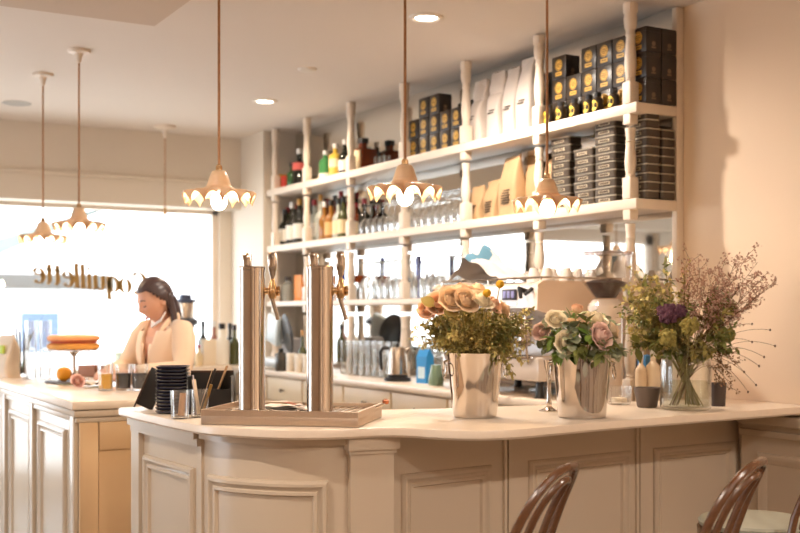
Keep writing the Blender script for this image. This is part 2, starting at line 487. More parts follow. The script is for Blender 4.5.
# ------------------------------------------------------------------ pendants
M_shade = bpy.data.materials.new('ruffled_shade_ceramic'); M_shade.use_nodes = True
nt = M_shade.node_tree; b = nt.nodes['Principled BSDF']
b.inputs['Roughness'].default_value = .35
nz = nt.nodes.new('ShaderNodeTexNoise'); nz.inputs['Scale'].default_value = 12
rmp = nt.nodes.new('ShaderNodeMix'); rmp.data_type = 'RGBA'
rmp.inputs[6].default_value = (*lin((220, 186, 148)), 1); rmp.inputs[7].default_value = (*lin((232, 202, 166)), 1)
nt.links.new(nz.outputs['Fac'], rmp.inputs[0]); nt.links.new(rmp.outputs[2], b.inputs['Base Color'])
tr = nt.nodes.new('ShaderNodeBsdfTranslucent'); tr.inputs['Color'].default_value = (*lin((240, 190, 140)), 1)
mx = nt.nodes.new('ShaderNodeMixShader'); mx.inputs[0].default_value = .10
nt.links.new(b.outputs[0], mx.inputs[1]); nt.links.new(tr.outputs[0], mx.inputs[2])
nt.links.new(mx.outputs[0], nt.nodes['Material Output'].inputs['Surface'])
M_bulb = lamp_mat('warm_bulb', (1.0, 0.86, 0.66), 30.0)
M_cord = mat('twisted_copper_cord', (172, 124, 82), 0.5, var=0.3, scale=60, bump=.5, bscale=200)
LOBES = 12
def ruffle(r, z, a):
    t = max(0, min(1, (r - .045) / .09))
    w_ = abs(math.cos(LOBES * a / 2)) ** 0.7
    return (r * (1 + .10 * t * (w_ - .5)), z + t * t * (.046 * w_ - .024))
def make_pendant():
    p = thing('pendant_lamp', 'x', 'pendant lamp', (0, 0, 0), group='ruffled pendant lamps')
    m = MB()
    outer = [(.016, .104), (.026, .100), (.034, .084), (.040, .066), (.0415, .062), (.0415, .058), (.044, .054), (.0455, .050), (.0455, .046), (.049, .042), (.062, .034), (.080, .027), (.098, .021), (.114, .014), (.126, .006), (.134, -.003)]
    inner = [(r - .003, z - .004) for r, z in outer[::-1]]
    m.lathe(outer + inner, 120, mod=ruffle, cap=False)
    sh = m.build('lamp_shade', M_shade, p, smooth=60)
    MB().lathe([(.008, .125), (.012, .12), (.013, .1), (.022, .094)], 16).build('cord_grip', M_brass, p)
    bl = MB(); bl.sphere((0, 0, -.012), (.031, .031, .036), 20, 12); bl.build('light_bulb', M_bulb, p)
    MB().lathe([(.014, .02), (.016, .07), (.012, .09)], 14).build('lamp_socket', M_brass, p)
    l = bpy.data.lights.new('pendant_light', 'POINT'); l.energy = BULB_W; l.color = (1, .74, .46); l.shadow_soft_size = .045
    lo = bpy.data.objects.new('pendant_light', l); C.objects.link(lo); lo.parent = p; lo.location = (0, 0, -.06)
    return p
pk = Kind(make_pendant())
pend = [
    (onD(219, 4.2), EYE + .435, CEIL if False else SOFFIT, 'ruffled pendant lamp hanging above the pair of beer taps, leftmost over the bar'),
    (onD(405, 4.05), EYE + .437, CEIL, 'ruffled pendant lamp in front of the tins and wine glasses, middle over the bar'),
    (onD(547, 4.42), EYE + .43, CEIL, 'ruffled pendant lamp in front of the brown paper bags, rightmost over the bar'),
    (onD(43, 6.97), EYE + .46, CEIL, 'ruffled pendant lamp in front of the window with the farther ceiling rose'),
    (onD(79, 6.34), EYE + .49, CEIL, 'ruffled pendant lamp in front of the window with the nearer ceiling rose')]
lamps = [pk.put((q.x, q.y, z), rz=i * .21, label=lab) for i, (q, z, top, lab) in enumerate(pend)]
for i, (q, z, top, lab) in enumerate(pend):
    if q.x > 1.65 or q.y > 5.22: top = CEIL
    o = lamps[i]
    h = top - z
    if i > 2:
        for ch in o.children:
            if ch.type == 'MESH': ch.scale = (1.08, 1.08, 1.08)
    MB().tube([(0, 0, .12), (0, 0, h - .05)], .0055, 10).build('cord', M_cord, o)
    MB().lathe([(.007, h - .075), (.012, h - .07), (.017, h - .04), (.026, h - .022), (.060, h - .016), (.064, h - .008), (.064, h)], 28).build('ceiling_rose', M_white, o)
q = onD(165, 8.9)
fp = thing('pendant_fitting', 'bare thin pendant cord with white ceiling rose by the bulkhead', 'pendant', (q.x, q.y, CEIL))
MB().lathe([(.006, -.10), (.014, -.09), (.02, -.05), (.035, -.03), (.085, -.02), (.09, 0)], 24).build('ceiling_rose', M_white, fp)
MB().tube([(0, 0, -.1), (0, 0, -.66)], .005, 8).build('cord', M_cord, fp)
MB().lathe([(0, -.72), (.013, -.715), (.015, -.67), (.006, -.65)], 12).build('lamp_socket', M_brass, fp)
# ------------------------------------------------------------------ shelf wall
SF, SB = 3.62, 3.92          # shelf front and back in x
SY0, SY1 = 4.02, 8.475
Z1, Z2, Z3 = 2.46, 2.0, 1.545  # tops of the three shelves
WT = 1.025                     # back worktop height
shelf = thing('shelf_unit', 'white wall shelving with turned posts and mirrored back above the worktop', 'shelving unit', (SB, SY0, 0))
def loc_box(o, p0, p1, name, m, bev=0.0):
    L = Vector(o.location)
    mm = MB(); mm.box2(Vector(p0) - L, Vector(p1) - L, bev=bev); return mm.build(name, m, o)
MX = 3.885
loc_box(shelf, (MX, SY0 + .036, WT + .03), (MX + .012, SY1, CEIL - .005), 'mirror_back', M_mirror)
loc_box(shelf, (MX + .012, SY0 + .036, WT + .03), (SB + .008, SY1, CEIL - .005), 'back_board', M_white)
loc_box(shelf, (MX - .004, SY0, WT + .01), (SB + .008, SY0 + .035, CEIL - .005), 'edge_trim', M_white, .004)
for z, y0 in ((Z1, SY0), (Z2, SY0), (Z3, 5.50)):
    t = .052 if z > 1.6 else .04
    loc_box(shelf, (SF, y0, z - t), (MX - .001, SY1 - .005, z - .0012), 'shelf_board', M_white, .006)
POSTS = [onX(p, SF + .03).y for p in (630.5, 539.5, 466, 404.5, 351, 307, 275.5)]
def post_tier(m, z0, z1, w=.026):
    """one turned baluster between two boards"""
    h = z1 - z0; b = .105 if h > .4 else .06
    m.box((0, 0, z0 + b / 2), (w * 2.2, w * 2.2, b), bev=.004)
    P = [(.026, 0), (.0215, .03), (.025, .045), (.0215, .06), (.024, .10), (.029, .24), (.0275, .40), (.022, .60), (.021, .66), (.025, .685), (.021, .71), (.0225, .78), (.0255, .90), (.026, .93)]
    m.lathe([(r, z0 + b + (h - b - .05) * t) for r, t in P], 16)
    m.box((0, 0, z1 - .025), (w * 2, w * 2, .05), bev=.004)
for i, y in enumerate(POSTS):
    m = MB()
    post_tier(m, Z1, CEIL - .003); m.lathe([(.026, CEIL - .13), (.029, CEIL - .115), (.033, CEIL - .075), (.029, CEIL - .06), (.032, CEIL - .045), (.032, CEIL - .003)], 16); post_tier(m, Z2, Z1 - .05)
    if y > 5.5:
        post_tier(m, Z3, Z2 - .05); post_tier(m, WT, Z3 - .04)
    else:
        if 4.5 < y < 5.3: post_tier(m, WT + .588, Z2 - .05)
        else: post_tier(m, 1.56, Z2 - .05); post_tier(m, WT, 1.56)
    m.build('post', M_white, shelf, loc=(SF + .03 - SB, y - SY0, 0))

# ------------------------------------------------------------------ back worktop and cabinets
BWX = 3.28
bw = thing('back_worktop', 'long cream worktop under the wall shelves', 'worktop', (3.6, 6.3, 0))
mm = MB(); mm.box2((BWX - 3.6, 3.93 - 6.3, WT - .04), (X1 - 3.6 - .002, 8.42 - 6.3, WT), bev=.006); mm.box2((BWX - 3.6, 8.42 - 6.3, WT - .04), (3.595 - 3.6, 9.05 - 6.3, WT), bev=.006)
mm.build('worktop_slab', M_stone, bw)
n = 7; y0, y1 = 3.95, 8.40
M_knob = mat('pewter_knob', (120, 104, 88), 0.35, 0.9)
where = ['end nearest the bar', 'second from the bar', 'third from the bar', 'middle of the run', 'third from the window', 'second from the window', 'end nearest the window']
for i in range(n):
    a = y0 + (y1 - y0) * i / n; b_ = y0 + (y1 - y0) * (i + 1) / n; w_ = b_ - a
    cb = thing('base_cabinet', 'cream base cabinet under the back worktop, ' + where[i], 'cabinet', (3.62, (a + b_) / 2, 0), group='base cabinets under the back worktop')
    MB().box2((-.28, -w_ / 2 + .002, .08), (.30, w_ / 2 - .002, WT - .042)).box2((-.24, -w_ / 2 + .002, 0), (.30, w_ / 2 - .002, .08)).build('cabinet_body', M_cab, cb)
    d = MB().box2((-.302, -w_ / 2 + .01, WT - .22), (-.28, w_ / 2 - .01, WT - .055), bev=.005).build('drawer', M_cab, cb)
    k_ = MB(); k_.M = Matrix.Translation((-.302, 0, WT - .14)) @ Matrix.Rotation(-PI / 2, 4, 'Y'); k_.lathe([(.006, 0), (.006, .015), (.014, .022), (.012, .03), (0, .032)], 14); k_.build('knob', M_knob, d)
    for s in (-1, 1):
        m = MB(); c0, c1 = (-w_ / 2 + .01, -.004) if s < 0 else (.004, w_ / 2 - .01)
        m.box2((-.302, c0, .10), (-.28, c1, WT - .235), bev=.005)
        m.frame(lambda u, z, n_: (-.302 - n_, u, z), c0 + .04, c1 - .04, .14, WT - .275, [(0, 0), (.004, .008), (.014, .008), (.02, 0)])
        d = m.build('door', M_cab, cb)
        k_ = MB(); k_.M = Matrix.Translation((-.302, s * .03, WT - .30)) @ Matrix.Rotation(-PI / 2, 4, 'Y'); k_.lathe([(.006, 0), (.006, .015), (.014, .022), (.012, .03), (0, .032)], 14); k_.build('knob', M_knob, d)

# ------------------------------------------------------------------ the bar
TOP = 1.05
front = [(1.318, 4.66), (1.325, 4.40), (1.337, 4.162), (1.35, 3.95), (1.372, 3.79), (1.41, 3.70), (1.46, 3.62), (1.515, 3.54), (1.58, 3.48), (1.66, 3.438), (1.75, 3.413),
         (1.83, 3.410), (1.90, 3.395), (1.96, 3.345), (2.02, 3.24), (2.09, 3.165), (2.18, 3.125), (2.30, 3.118), (2.5, 3.145), (2.686, 3.172), (3.23, 3.215), (3.925, 3.262)]
def smooth_path(P, n=3):
    P = [Vector(p) for p in P]; out = []
    for i in range(len(P) - 1):
        p0, p1, p2, p3 = P[max(0, i - 1)], P[i], P[i + 1], P[min(len(P) - 1, i + 2)]
        for k in range(n):
            t = k / n
            out.append(.5 * ((2 * p1) + (p2 - p0) * t + (2 * p0 - 5 * p1 + 4 * p2 - p3) * t * t + (3 * p1 - p0 - 3 * p2 + p3) * t ** 3))
    return out + [P[-1]]
F = smooth_path(front)
back = [(3.925, 3.76), (3.30, 3.83), (2.9, 3.88), (2.45, 3.95), (2.25, 4.02), (2.12, 4.16), (2.08, 4.66)]
bt = thing('bar_worktop', 'pale stone bar top with wavy front edge carrying the taps and flowers', 'worktop', (2.4, 3.6, 0))
m = MB(); m.M = Matrix.Translation((-2.4, -3.6, 0))
def slab(m, F, back, z1, t):
    e = .008
    loops = []
    for n_, z in ((-e, z1 - t), (0, z1 - t + e), (0, z1 - e), (-.002, z1 - .002), (-e, z1)):
        Q = offset_path(F, n_) + [Vector(p) for p in back]
        loops.append([m.v((p.x, p.y, z)) for p in Q])
    for A, B in zip(loops, loops[1:]):
        for k in range(len(A)): m.f([A[k], A[(k + 1) % len(A)], B[(k + 1) % len(A)], B[k]])
    m.f(loops[0][::-1]); m.f(loops[-1])
slab(m, F, back, TOP, .036)
m.build('worktop_slab', M_stone, bt, smooth=40)

bf = thing('bar_counter', 'greige panelled bar counter with curved corner under the pale stone top', 'bar counter', (2.4, 3.6, 0))
A0 = (1.375, 4.60); A1 = (1.425, 3.905)
curve = [(1.425, 3.905), (1.445, 3.80), (1.485, 3.715), (1.535, 3.645), (1.60, 3.575), (1.685, 3.52), (1.79, 3.49)]
P0, P1 = (1.80, 3.487), (1.965, 3.470)
D = [(1.975, 3.505), (2.535, 3.568), (3.275, 3.633), (3.925, 3.656)]
body_front = [A0] + curve + [P1] + D
body_back = [(3.925, 3.72), (2.9, 3.80), (2.40, 3.86), (2.18, 3.95), (2.03, 4.10), (1.99, 4.60)]
ZB = TOP - .037
m = MB(); m.M = Matrix.Translation((-2.4, -3.6, 0)); m.prism(body_front + body_back, 0, ZB); m.build('counter_carcass', M_panel, bf, smooth=25)
class Surf:
    def __init__(s, path, n0=0.0):
        s.P = [Vector(p) for p in path]; s.n0 = n0; s.L = [0]
        for a, b in zip(s.P, s.P[1:]): s.L.append(s.L[-1] + (b - a).length)
    def __call__(s, u, z, n):
        i = 0
        while i < len(s.L) - 2 and u > s.L[i + 1]: i += 1
        d = s.P[i + 1] - s.P[i]; t = (u - s.L[i]) / d.length
        nn0 = ribbon(s.P[i] - s.P[i + 1])
        if len(s.P) > 2:
            na = ribbon(s.P[max(0, i - 1)] - s.P[max(0, i - 1) + 1]); nb = ribbon(s.P[min(len(s.P) - 2, i + 1)] - s.P[min(len(s.P) - 2, i + 1) + 1])
            nn = ((na + nn0) * (1 - t) + (nn0 + nb) * t).normalized()
        else: nn = nn0
        p = s.P[i] + d * t + nn * (n + s.n0)
        return (p.x - 2.4, p.y - 3.6, z)
PANEL = [(0, -.002), (0.002, .010), (.010, .019), (.020, .019), (.028, .010), (.036, .007), (.040, .012), (.050, .012), (.056, -.002)]
def panel(name, path, u0, u1, ztop, zbot=.16, nu=1):
    s = Surf(path); m = MB(); m.frame(s, u0, u1, zbot, ztop, PANEL, nu); return m.build(name, M_panel, bf, smooth=30)
sL = Surf([A0, A1]); LL = sL.L[-1]
panel('panel_moulding', [A0, A1], .11, LL - .085, .87)
cs = smooth_path(curve, 3); sc = Surf(cs)
panel('curved_panel_moulding', cs, .035, sc.L[-1] - .06, .862, nu=18)
for i, (a, b_, off0, off1) in enumerate([(D[0], D[1], .055, .075), (D[1], D[2], .12, .045), (D[2], D[3], .095, .04)]):
    L = (Vector(b_) - Vector(a)).length
    panel('panel_moulding', [a, b_], off0, L - off1, .862)
# pilasters and joints
m = MB(); m.M = Matrix.Translation((-2.4, -3.6, 0))
m.wall_strip([P0, P1], 0, ZB, 0, .028)
m.build('pilaster', M_panel, bf)
m = MB(); m.M = Matrix.Translation((-2.4, -3.6, 0))
m.wall_strip([(1.785, 3.489), (1.98, 3.469)], ZB - .045, ZB, 0, .05); m.wall_strip([(1.793, 3.488), (1.972, 3.470)], ZB - .06, ZB - .045, 0, .038)
m.build('pilaster_capital', M_panel, bf)
m = MB(); m.M = Matrix.Translation((-2.4, -3.6, 0))
dA = (Vector(A1) - Vector(A0)).normalized()
m.wall_strip([Vector(A0), Vector(A0) + dA * .085], 0, ZB, -.01, .022); m.build('pilaster', M_panel, bf)
m = MB(); m.M = Matrix.Translation((-2.4, -3.6, 0)); m.wall_strip([Vector(A1) - dA * .05, Vector(A1) - dA * .012], 0, ZB, -.01, .010); m.build('pilaster', M_panel, bf)
m = MB(); m.M = Matrix.Translation((-2.4, -3.6, 0))
Pm = [Vector(A0), Vector(A1) - dA * .015]
m.wall_strip(Pm, ZB - .028, ZB, 0, .040); m.wall_strip(Pm, ZB - .055, ZB - .028, 0, .026)
m.wall_strip(cs, ZB - .024, ZB, -.004, .026)
m.build('cornice_moulding', M_panel, bf)
for a, b_ in ((D[0], D[1]), (D[1], D[2]), (D[2], D[3])):
    a, b_ = Vector(a), Vector(b_); d_ = (b_ - a).normalized()
    st = .0 if a.x < 2 else .0
    m = MB(); m.M = Matrix.Translation((-2.4, -3.6, 0))
    m.wall_strip([b_ - d_ * .012, b_ + d_ * .002], 0, ZB, -.01, .012)
    m.build('joint_strip', M_panel, bf)
    if a.x > 2:
        m = MB(); m.M = Matrix.Translation((-2.4, -3.6, 0)); m.wall_strip([a + d_ * .012, a + d_ * .085], 0, ZB, -.01, .010); m.build('pilaster', M_panel, bf)
m = MB(); m.M = Matrix.Translation((-2.4, -3.6, 0)); m.wall_strip([A0] + curve + D, 0, .11, 0, .03); m.build('plinth', M_panel, bf)

# ------------------------------------------------------------------ the other counter, on the left
LCX0, LCX1, LCY0, LCY1 = 1.222, 1.80, 5.07, 8.1
lw = thing('service_worktop', 'pale stone worktop with cake stand, glasses and rose', 'worktop', (1.5, 6.5, 0))
m = MB(); m.box2((LCX0 - 1.5, LCY0 - 6.5, TOP - .04), (LCX1 - 1.5, LCY1 - 6.5, TOP), bev=.009); m.build('worktop_slab', M_stone, lw)
lc = thing('service_counter', 'greige panelled counter at far left with warm-lit end panel', 'counter', (1.5, 6.5, 0))
bx0, bx1, by0, by1 = 1.262 - 1.5, 1.76 - 1.5, 5.11 - 6.5, 8.06 - 6.5
MB().box2((bx0, by0, 0), (bx1, by1, TOP - .042)).build('counter_carcass', M_panel, lc)
s = lambda u, z, n: (bx0 - n, u, z)
for a, b_ in ((5.33, 5.90), (6.10, 6.66), (6.86, 7.42), (7.6, 8.0)):
    m = MB(); m.frame(s, a - 6.5, b_ - 6.5, .14, .90, PANEL); m.build('panel_moulding', M_panel, lc, smooth=30)
for y in (5.115, 6.0, 6.76, 7.51):
    m = MB(); m.box2((bx0 - .022, y - 6.5, 0), (bx0, y - 6.5 + .085, TOP - .042), bev=.004); m.build('pilaster', M_panel, lc)
m = MB(); m.box2((bx0 - .028, by0 - .03, TOP - .075), (bx1, by1, TOP - .042), bev=.01); m.box2((bx0 - .016, by0 - .018, TOP - .10), (bx1, by1, TOP - .075), bev=.006); m.build('cornice_moulding', M_panel, lc)
M_warm_end = mat('warm_lit_end_paint', (222, 186, 142), 0.5, var=0.03)  # warm lamp light on the greige end face, put into its colour
MB().box2((bx0 + .09, by0 - .016, .82), (bx1, by0, TOP - .10), bev=.004).build('end_apron', M_warm_end, lc)
MB().box2((bx0 + .09, by0 - .006, 0), (bx1, by0 - .0005, .82)).build('end_panel', M_warm_end, lc)
MB().box2((bx0, by0 - .020, 0), (bx0 + .085, by0, TOP - .10), bev=.004).build('pilaster', M_warm_end, lc)

# ------------------------------------------------------------------ bar stools
M_bent = mat('dark_bentwood', (96, 62, 38), 0.25, var=0.35, scale=14, coat=.3, stretch=(1, 1, 5))
M_seat = mat('pale_sage_seat', (156, 154, 138), 0.6, var=0.05, scale=20)
def make_stool():
    t = thing('bar_stool', 'x', 'bar stool', (0, 0, 0), group='bentwood bar stools')
    # local: +x is the way the stool faces, origin under the middle of the backrest
    SH = .75; cx = .20
    m = MB(); m.lathe([(0, SH - .028), (.165, SH - .028), (.185, SH - .022), (.19, SH - .008), (.183, SH), (.15, SH + .004), (0, SH + .006)], 40, (cx, 0, 0)); m.build('seat', M_seat, t)
    m = MB(); m.lathe([(.168, SH - .06), (.192, SH - .06), (.194, SH - .03), (.186, SH - .0275), (.168, SH - .0275), (.168, SH - .06)], 40, (cx, 0, 0), cap=False); m.build('seat_ring', M_bent, t)
    def hoop(w, top, bx, n=28, lean=.34, zb=SH - .03):
        pts = []
        for i in range(n + 1):
            s_ = i / n
            a = PI * s_
            y = w * math.cos(a) * (abs(math.cos(a)) ** -.25 if abs(math.cos(a)) > .02 else 1)
            zz = zb + (top - zb) * (math.sin(a) ** .62)
            h_ = zz - SH
            pts.append((bx - lean * max(h_, 0) - .1 * max(h_, 0) ** 2 - .035 * (1 - (y / w) ** 2) * min(1, max(h_, 0) / .2), y, zz))
        return pts
    MB().tube(hoop(.172, 1.028, .035), .0128, 10).build('back_hoop', M_bent, t)
    MB().tube(hoop(.070, .992, .030), .0108, 10).build('inner_hoop', M_bent, t)
    for sx, sy in ((-1, -1), (-1, 1), (1, -1), (1, 1)):
        p0 = Vector((cx + sx * .135, sy * .125, SH - .05)); p1 = Vector((cx + sx * .20, sy * .185, 0))
        MB().tube([p0.lerp(p1, q / 5) + Vector((sx * .012 * math.sin(q / 5 * PI), 0, 0)) for q in range(6)], [.018, .0175, .017, .016, .015, .014], 10).build('leg', M_bent, t)
    m = MB(); m.tube([(cx + .178 * math.cos(a), .178 * math.sin(a), .30) for a in [2 * PI * k / 32 for k in range(33)]], .011, 8); m.build('foot_ring', M_bent, t)
    return t
sk = Kind(make_stool())
HEAD = math.atan2(.845, -.535)
for (px, Zd, z_, lab) in ((535, 3.10, 0, 'bentwood bar stool in front of the bar, leftmost, beside the silver bucket of peach roses'),
                          (724, 3.20, 0, 'bentwood bar stool whose backrest stands in front of the sage seat'),
                          (816, 3.66, 0, 'bentwood bar stool with sage seat in view, at the right edge of the photo')):
    q = onD(px, Zd); sk.put((q.x, q.y, 0), HEAD - math.atan2(px - 535, FPX) * .6, lab)
# ------------------------------------------------------------------ beer taps on their drip tray
TR = math.radians(-41)
tray = thing('drip_tray', 'steel drip tray box under the two beer towers', 'drip tray', (1.722, 3.766, TOP), TR)
M_traym = mat('satin_tray_steel', (214, 194, 174), 0.42, 1.0, var=0.04, scale=4, stretch=(40, 1, 1))
m = MB(); m.box2((-.29, -.20, .001), (.29, .20, .034), bev=.003)
for a, b_ in (((-.29, -.20), (.29, -.19)), ((-.29, .19), (.29, .20)), ((-.29, -.19), (-.28, .19)), ((.28, -.19), (.29, .19))):
    m.box2((*a, .032), (*b_, .054))
m.build('tray_body', M_traym, tray)
m = MB()
for k in range(18): m.box2((-.265 + k * .03, -.185, .034), (-.255 + k * .03, .185, .040))
m.box2((-.275, -.188, .034), (.275, -.18, .040)); m.box2((-.275, .18, .034), (.275, .188, .040))
m.build('drain_grid', M_brush, tray)

def make_tower():
    t = thing('beer_tower', 'x', 'beer tap', (0, 0, 0), group='steel beer towers')
    h = .52
    m = MB(); m.lathe([(.060, 0), (.060, .006), (.0485, .010), (.0475, .014), (.0475, h - .006), (.049, h - .004), (.049, h + .004), (.046, h + .008), (0, h + .009)], 48); m.build('column', M_steel, t, smooth=30)
    for az in (math.radians(14), math.radians(112)):
        # local +x = camera right, +y = away
        d = Vector((math.cos(az), math.sin(az), 0)); Rz = Matrix.Rotation(az, 4, 'Z')
        m = MB(); m.M = Rz
        z = h - .080
        m.M = Rz @ Matrix.Translation((.040, 0, z)) @ Matrix.Rotation(PI / 2, 4, 'Y')
        m.lathe([(.020, 0), (.020, .008), (.012, .010), (.012, .022), (.016, .024), (.016, .032), (.012, .034), (.012, .05), (.018, .052), (.018, .06), (0, .062)], 20)
        m.M = Rz
        m.lathe([(0, -.03), (.012, -.028), (.017, -.015), (.018, 0), (.016, .015), (.012, .026), (.010, .03), (.008, .045), (0, .046)], 18, (.075, 0, z))
        m.build('faucet_body', M_brass, t)
        m = MB(); m.M = Rz; m.tube([(.072, 0, z - .02), (.078, 0, z - .045), (.090, 0, z - .085), (.095, 0, z - .105)], [.009, .008, .0075, .0075], 12); m.build('spout', M_steel, t)
        m = MB(); m.M = Rz @ Matrix.Translation((.075, 0, z + .04))
        m.lathe([(0, 0), (.007, 0), (.0075, .012), (.012, .02), (.0115, .028), (.0155, .038), (.018, .055), (.018, .088), (.0165, .096), (.011, .101), (0, .102)], 18); m.build('tap_handle', M_steel, t)
    return t
tk = Kind(make_tower())
for px, Zd, lab in ((252, 4.05, 'tall polished steel beer tower with two taps, left of the pair'), (320, 3.98, 'tall polished steel beer tower with two taps, right of the pair')):
    q = onD(px, Zd); tk.put((q.x, q.y, TOP + .0405), -PI / 6, lab)
q = onD(285, 4.16)
cl = thing('folded_cloth', 'white and rust folded cloth lying on the drip tray', 'cloth', (q.x, q.y, TOP + .041), TR)
m = MB()
def patch(m, nx, ny, fn, th=None):
    g = [[m.v(fn(i / nx, j / ny)) for i in range(nx + 1)] for j in range(ny + 1)]
    for j in range(ny):
        for i in range(nx): m.f([g[j][i], g[j][i + 1], g[j + 1][i + 1], g[j + 1][i]])
for l in range(3):
    patch(m, 14, 8, lambda u, v: ((u - .5) * (.20 - l * .02) + .01 * math.sin(v * 5 + l), (v - .5) * (.13 - l * .01), .002 + l * .006 + .004 * math.sin(u * 9 + l) * math.sin(v * 6 + 1)))
m.build('cloth_folds', mat('white_linen', (235, 226, 218), 0.9, var=0.04), cl)
m = MB(); patch(m, 8, 4, lambda u, v: (.03 + (u - .5) * .08, -.01 + (v - .5) * .05, .022 + .004 * math.sin(u * 7)))
m.build('stain_stripe', mat('rust_stripe', (150, 92, 70), 0.9), cl)
q = onD(366, 4.05)
op = thing('bottle_opener', 'small steel and copper bar tool at the right end of the drip tray', 'bar tool', (2.02, 3.66, TOP + .045), .6)
m = MB(); m.tube([(-.07, 0, 0), (.0, 0, .004), (.05, 0, .012)], .005, 8); m.build('rod', M_steel, op)
MB().lathe([(0, -.008), (.012, -.005), (.014, .008), (0, .016)], 14, (.06, 0, .014)).build('knob', mat('copper_knob', (170, 105, 70), .3, .9), op)

# ------------------------------------------------------------------ dish stack, caddy and tumblers at the left end of the bar
M_navy = mat('navy_glaze', (40, 42, 62), 0.22, var=0.15, coat=.3)
def rounded_sq(h, r, n=5):
    P = []
    for cx_, cy_, a0 in ((h - r, h - r, 0), (-h + r, h - r, 90), (-h + r, -h + r, 180), (h - r, -h + r, 270)):
        for k in range(n + 1):
            a = math.radians(a0 + 90 * k / n); P.append((cx_ + r * math.cos(a), cy_ + r * math.sin(a)))
    return P
def make_dish():
    t = MB(); loops = []
    for h_, z in ((.044, 0), (.054, .004), (.0575, .0095), (.0590, .0118), (.0565, .0118), (.052, .007), (.04, .004)):
        loops.append([t.v((x, y, z)) for x, y in rounded_sq(h_, .016)])
    for A, B in zip(loops, loops[1:]):
        for k in range(len(A)): t.f([A[k], A[(k + 1) % len(A)], B[(k + 1) % len(A)], B[k]])
    t.f(loops[0][::-1]); t.f(loops[-1])
    return tag(t.build('square_dish', M_navy), 'x', 'dish', 'stacked navy dishes')
dk = Kind(make_dish())
q = onD(173, 4.44)
ordn = ['lowest', 'second', 'third', 'fourth', 'fifth', 'sixth', 'seventh', 'eighth', 'ninth', 'tenth', 'eleventh', 'twelfth', 'thirteenth', 'topmost']
for k in range(14):
    dk.put((q.x + random.uniform(-.001, .001), q.y, TOP + .0005 + k * .0135), math.radians(-27) + random.uniform(-.03, .03), 'navy square dish, %s from the bottom of its stack of fourteen' % ordn[k] if 0 < k < 13 else 'navy square dish, %s of its stack of fourteen' % ordn[k], scl=(1.07, 1.07, 1.1))
q = onD(152, 4.60)
mh = thing('menu_board', 'black leaning menu board beside the navy dish stack', 'menu board', (q.x, q.y, TOP + .006), math.radians(-30))
m = MB(); m.box((0, 0, .08), (.075, .007, .165), ry=math.radians(24), bev=.002); m.build('board', M_black, mh)
m = MB(); m.box((-.04, -.001, .08), (.006, .010, .165), ry=math.radians(24)); m.box((.05, 0.03, .055), (.006, .09, .11), ry=math.radians(-20)); m.build('easel_strut', M_dark, mh)
q = onD(211, 4.42)
cd = thing('bar_caddy', 'open dark box caddy behind the tumblers at the left beer tower', 'caddy', (q.x, q.y, TOP), math.radians(-27))
m = MB(); L, W, Hh = .17, .10, .165
m.box2((-L / 2, -W / 2, 0.001), (L / 2, W / 2, .008)); m.box2((-L / 2, W / 2 - .006, 0.001), (L / 2, W / 2, Hh)); m.box2((-L / 2, -W / 2, 0.001), (L / 2, -W / 2 + .006, .10))
m.box2((-L / 2, -W / 2, 0.001), (-L / 2 + .006, W / 2, .15)); m.box2((L / 2 - .006, -W / 2, 0.001), (L / 2, W / 2, .15))
m.build('caddy_box', M_black, cd)
MB().box2((-L / 2, W / 2 - .008, Hh - .004), (L / 2, W / 2 + .002, Hh + .004)).build('top_rim', M_dark, cd)
m = MB(); m.box((.03, .01, .10), (.006, .05, .19), ry=.35, bev=.001); m.build('divider_card', mat('kraft_card', (176, 140, 104), .8), cd)
def make_tumbler(name, r, h, lab, group, seg=24, th=.0025, gl=None):
    m = MB(); m.lathe([(0, .001), (r * .86, .001), (r * .9, .004), (r, h), (r - th, h), (r * .9 - th, .010), (0, .010)], seg)
    return tag(m.build(name, gl or M_glass), lab, 'glass', group)
q1 = onD(180, 4.20); q2 = onD(200, 4.26)
tmk = Kind(make_tumbler('tumbler', .036, .108, 'x', 'cut tumblers by the dish stack', gl=M_cut))
tmk.put((q1.x, q1.y, TOP), 0, 'short clear tumbler in front of the navy dishes, left of the pair')
tmk.put((q2.x, q2.y, TOP), 0, 'short clear tumbler stuffed with pens and cards beside the left beer tower')
def stick(name, lab, cat, c, az, lean, h, w, t, m_, grp=None, rnd=False):
    o = thing(name, lab, cat, c, az, group=grp)
    mm = MB()
    if rnd: mm.tube([(0, 0, 0), (math.sin(lean) * h, 0, math.cos(lean) * h)], w, 10)
    else: mm.box((math.sin(lean) * h / 2, 0, math.cos(lean) * h / 2), (t, w, h), ry=lean, bev=.0006)
    mm.build('shaft', m_, o); return o
stick('folded_card', 'cream folded card standing in the tumbler by the left tower', 'card', (q2.x - .004, q2.y, TOP + .012), 2.4, .16, .135, .032, .003, mat('cream_card', (226, 206, 182), .7))
stick('folded_card', 'pale lilac folded card with dark print standing in the tumbler', 'card', (q2.x - .012, q2.y + .008, TOP + .012), 2.7, .08, .15, .03, .002, mat('lilac_card', (206, 194, 206), .7))
stick('pen', 'mustard brown pen leaning in the tumbler by the left tower', 'pen', (q2.x + .005, q2.y - .01, TOP + .012), -.55, .30, .12, .006, .006, mat('mustard_pen', (150, 112, 52), .4), rnd=True)
stick('pen', 'long black pen leaning to the right out of the tumbler', 'pen', (q2.x + .002, q2.y + .012, TOP + .012), -.5, .34, .185, .004, .004, M_black, rnd=True)
stick('wooden_stirrer', 'pale wooden stirrer leaning to the right out of the tumbler', 'stirrer', (q2.x - .006, q2.y + .002, TOP + .012), -.45, .30, .18, .008, .002, mat('pale_wood', (205, 172, 132), .6))
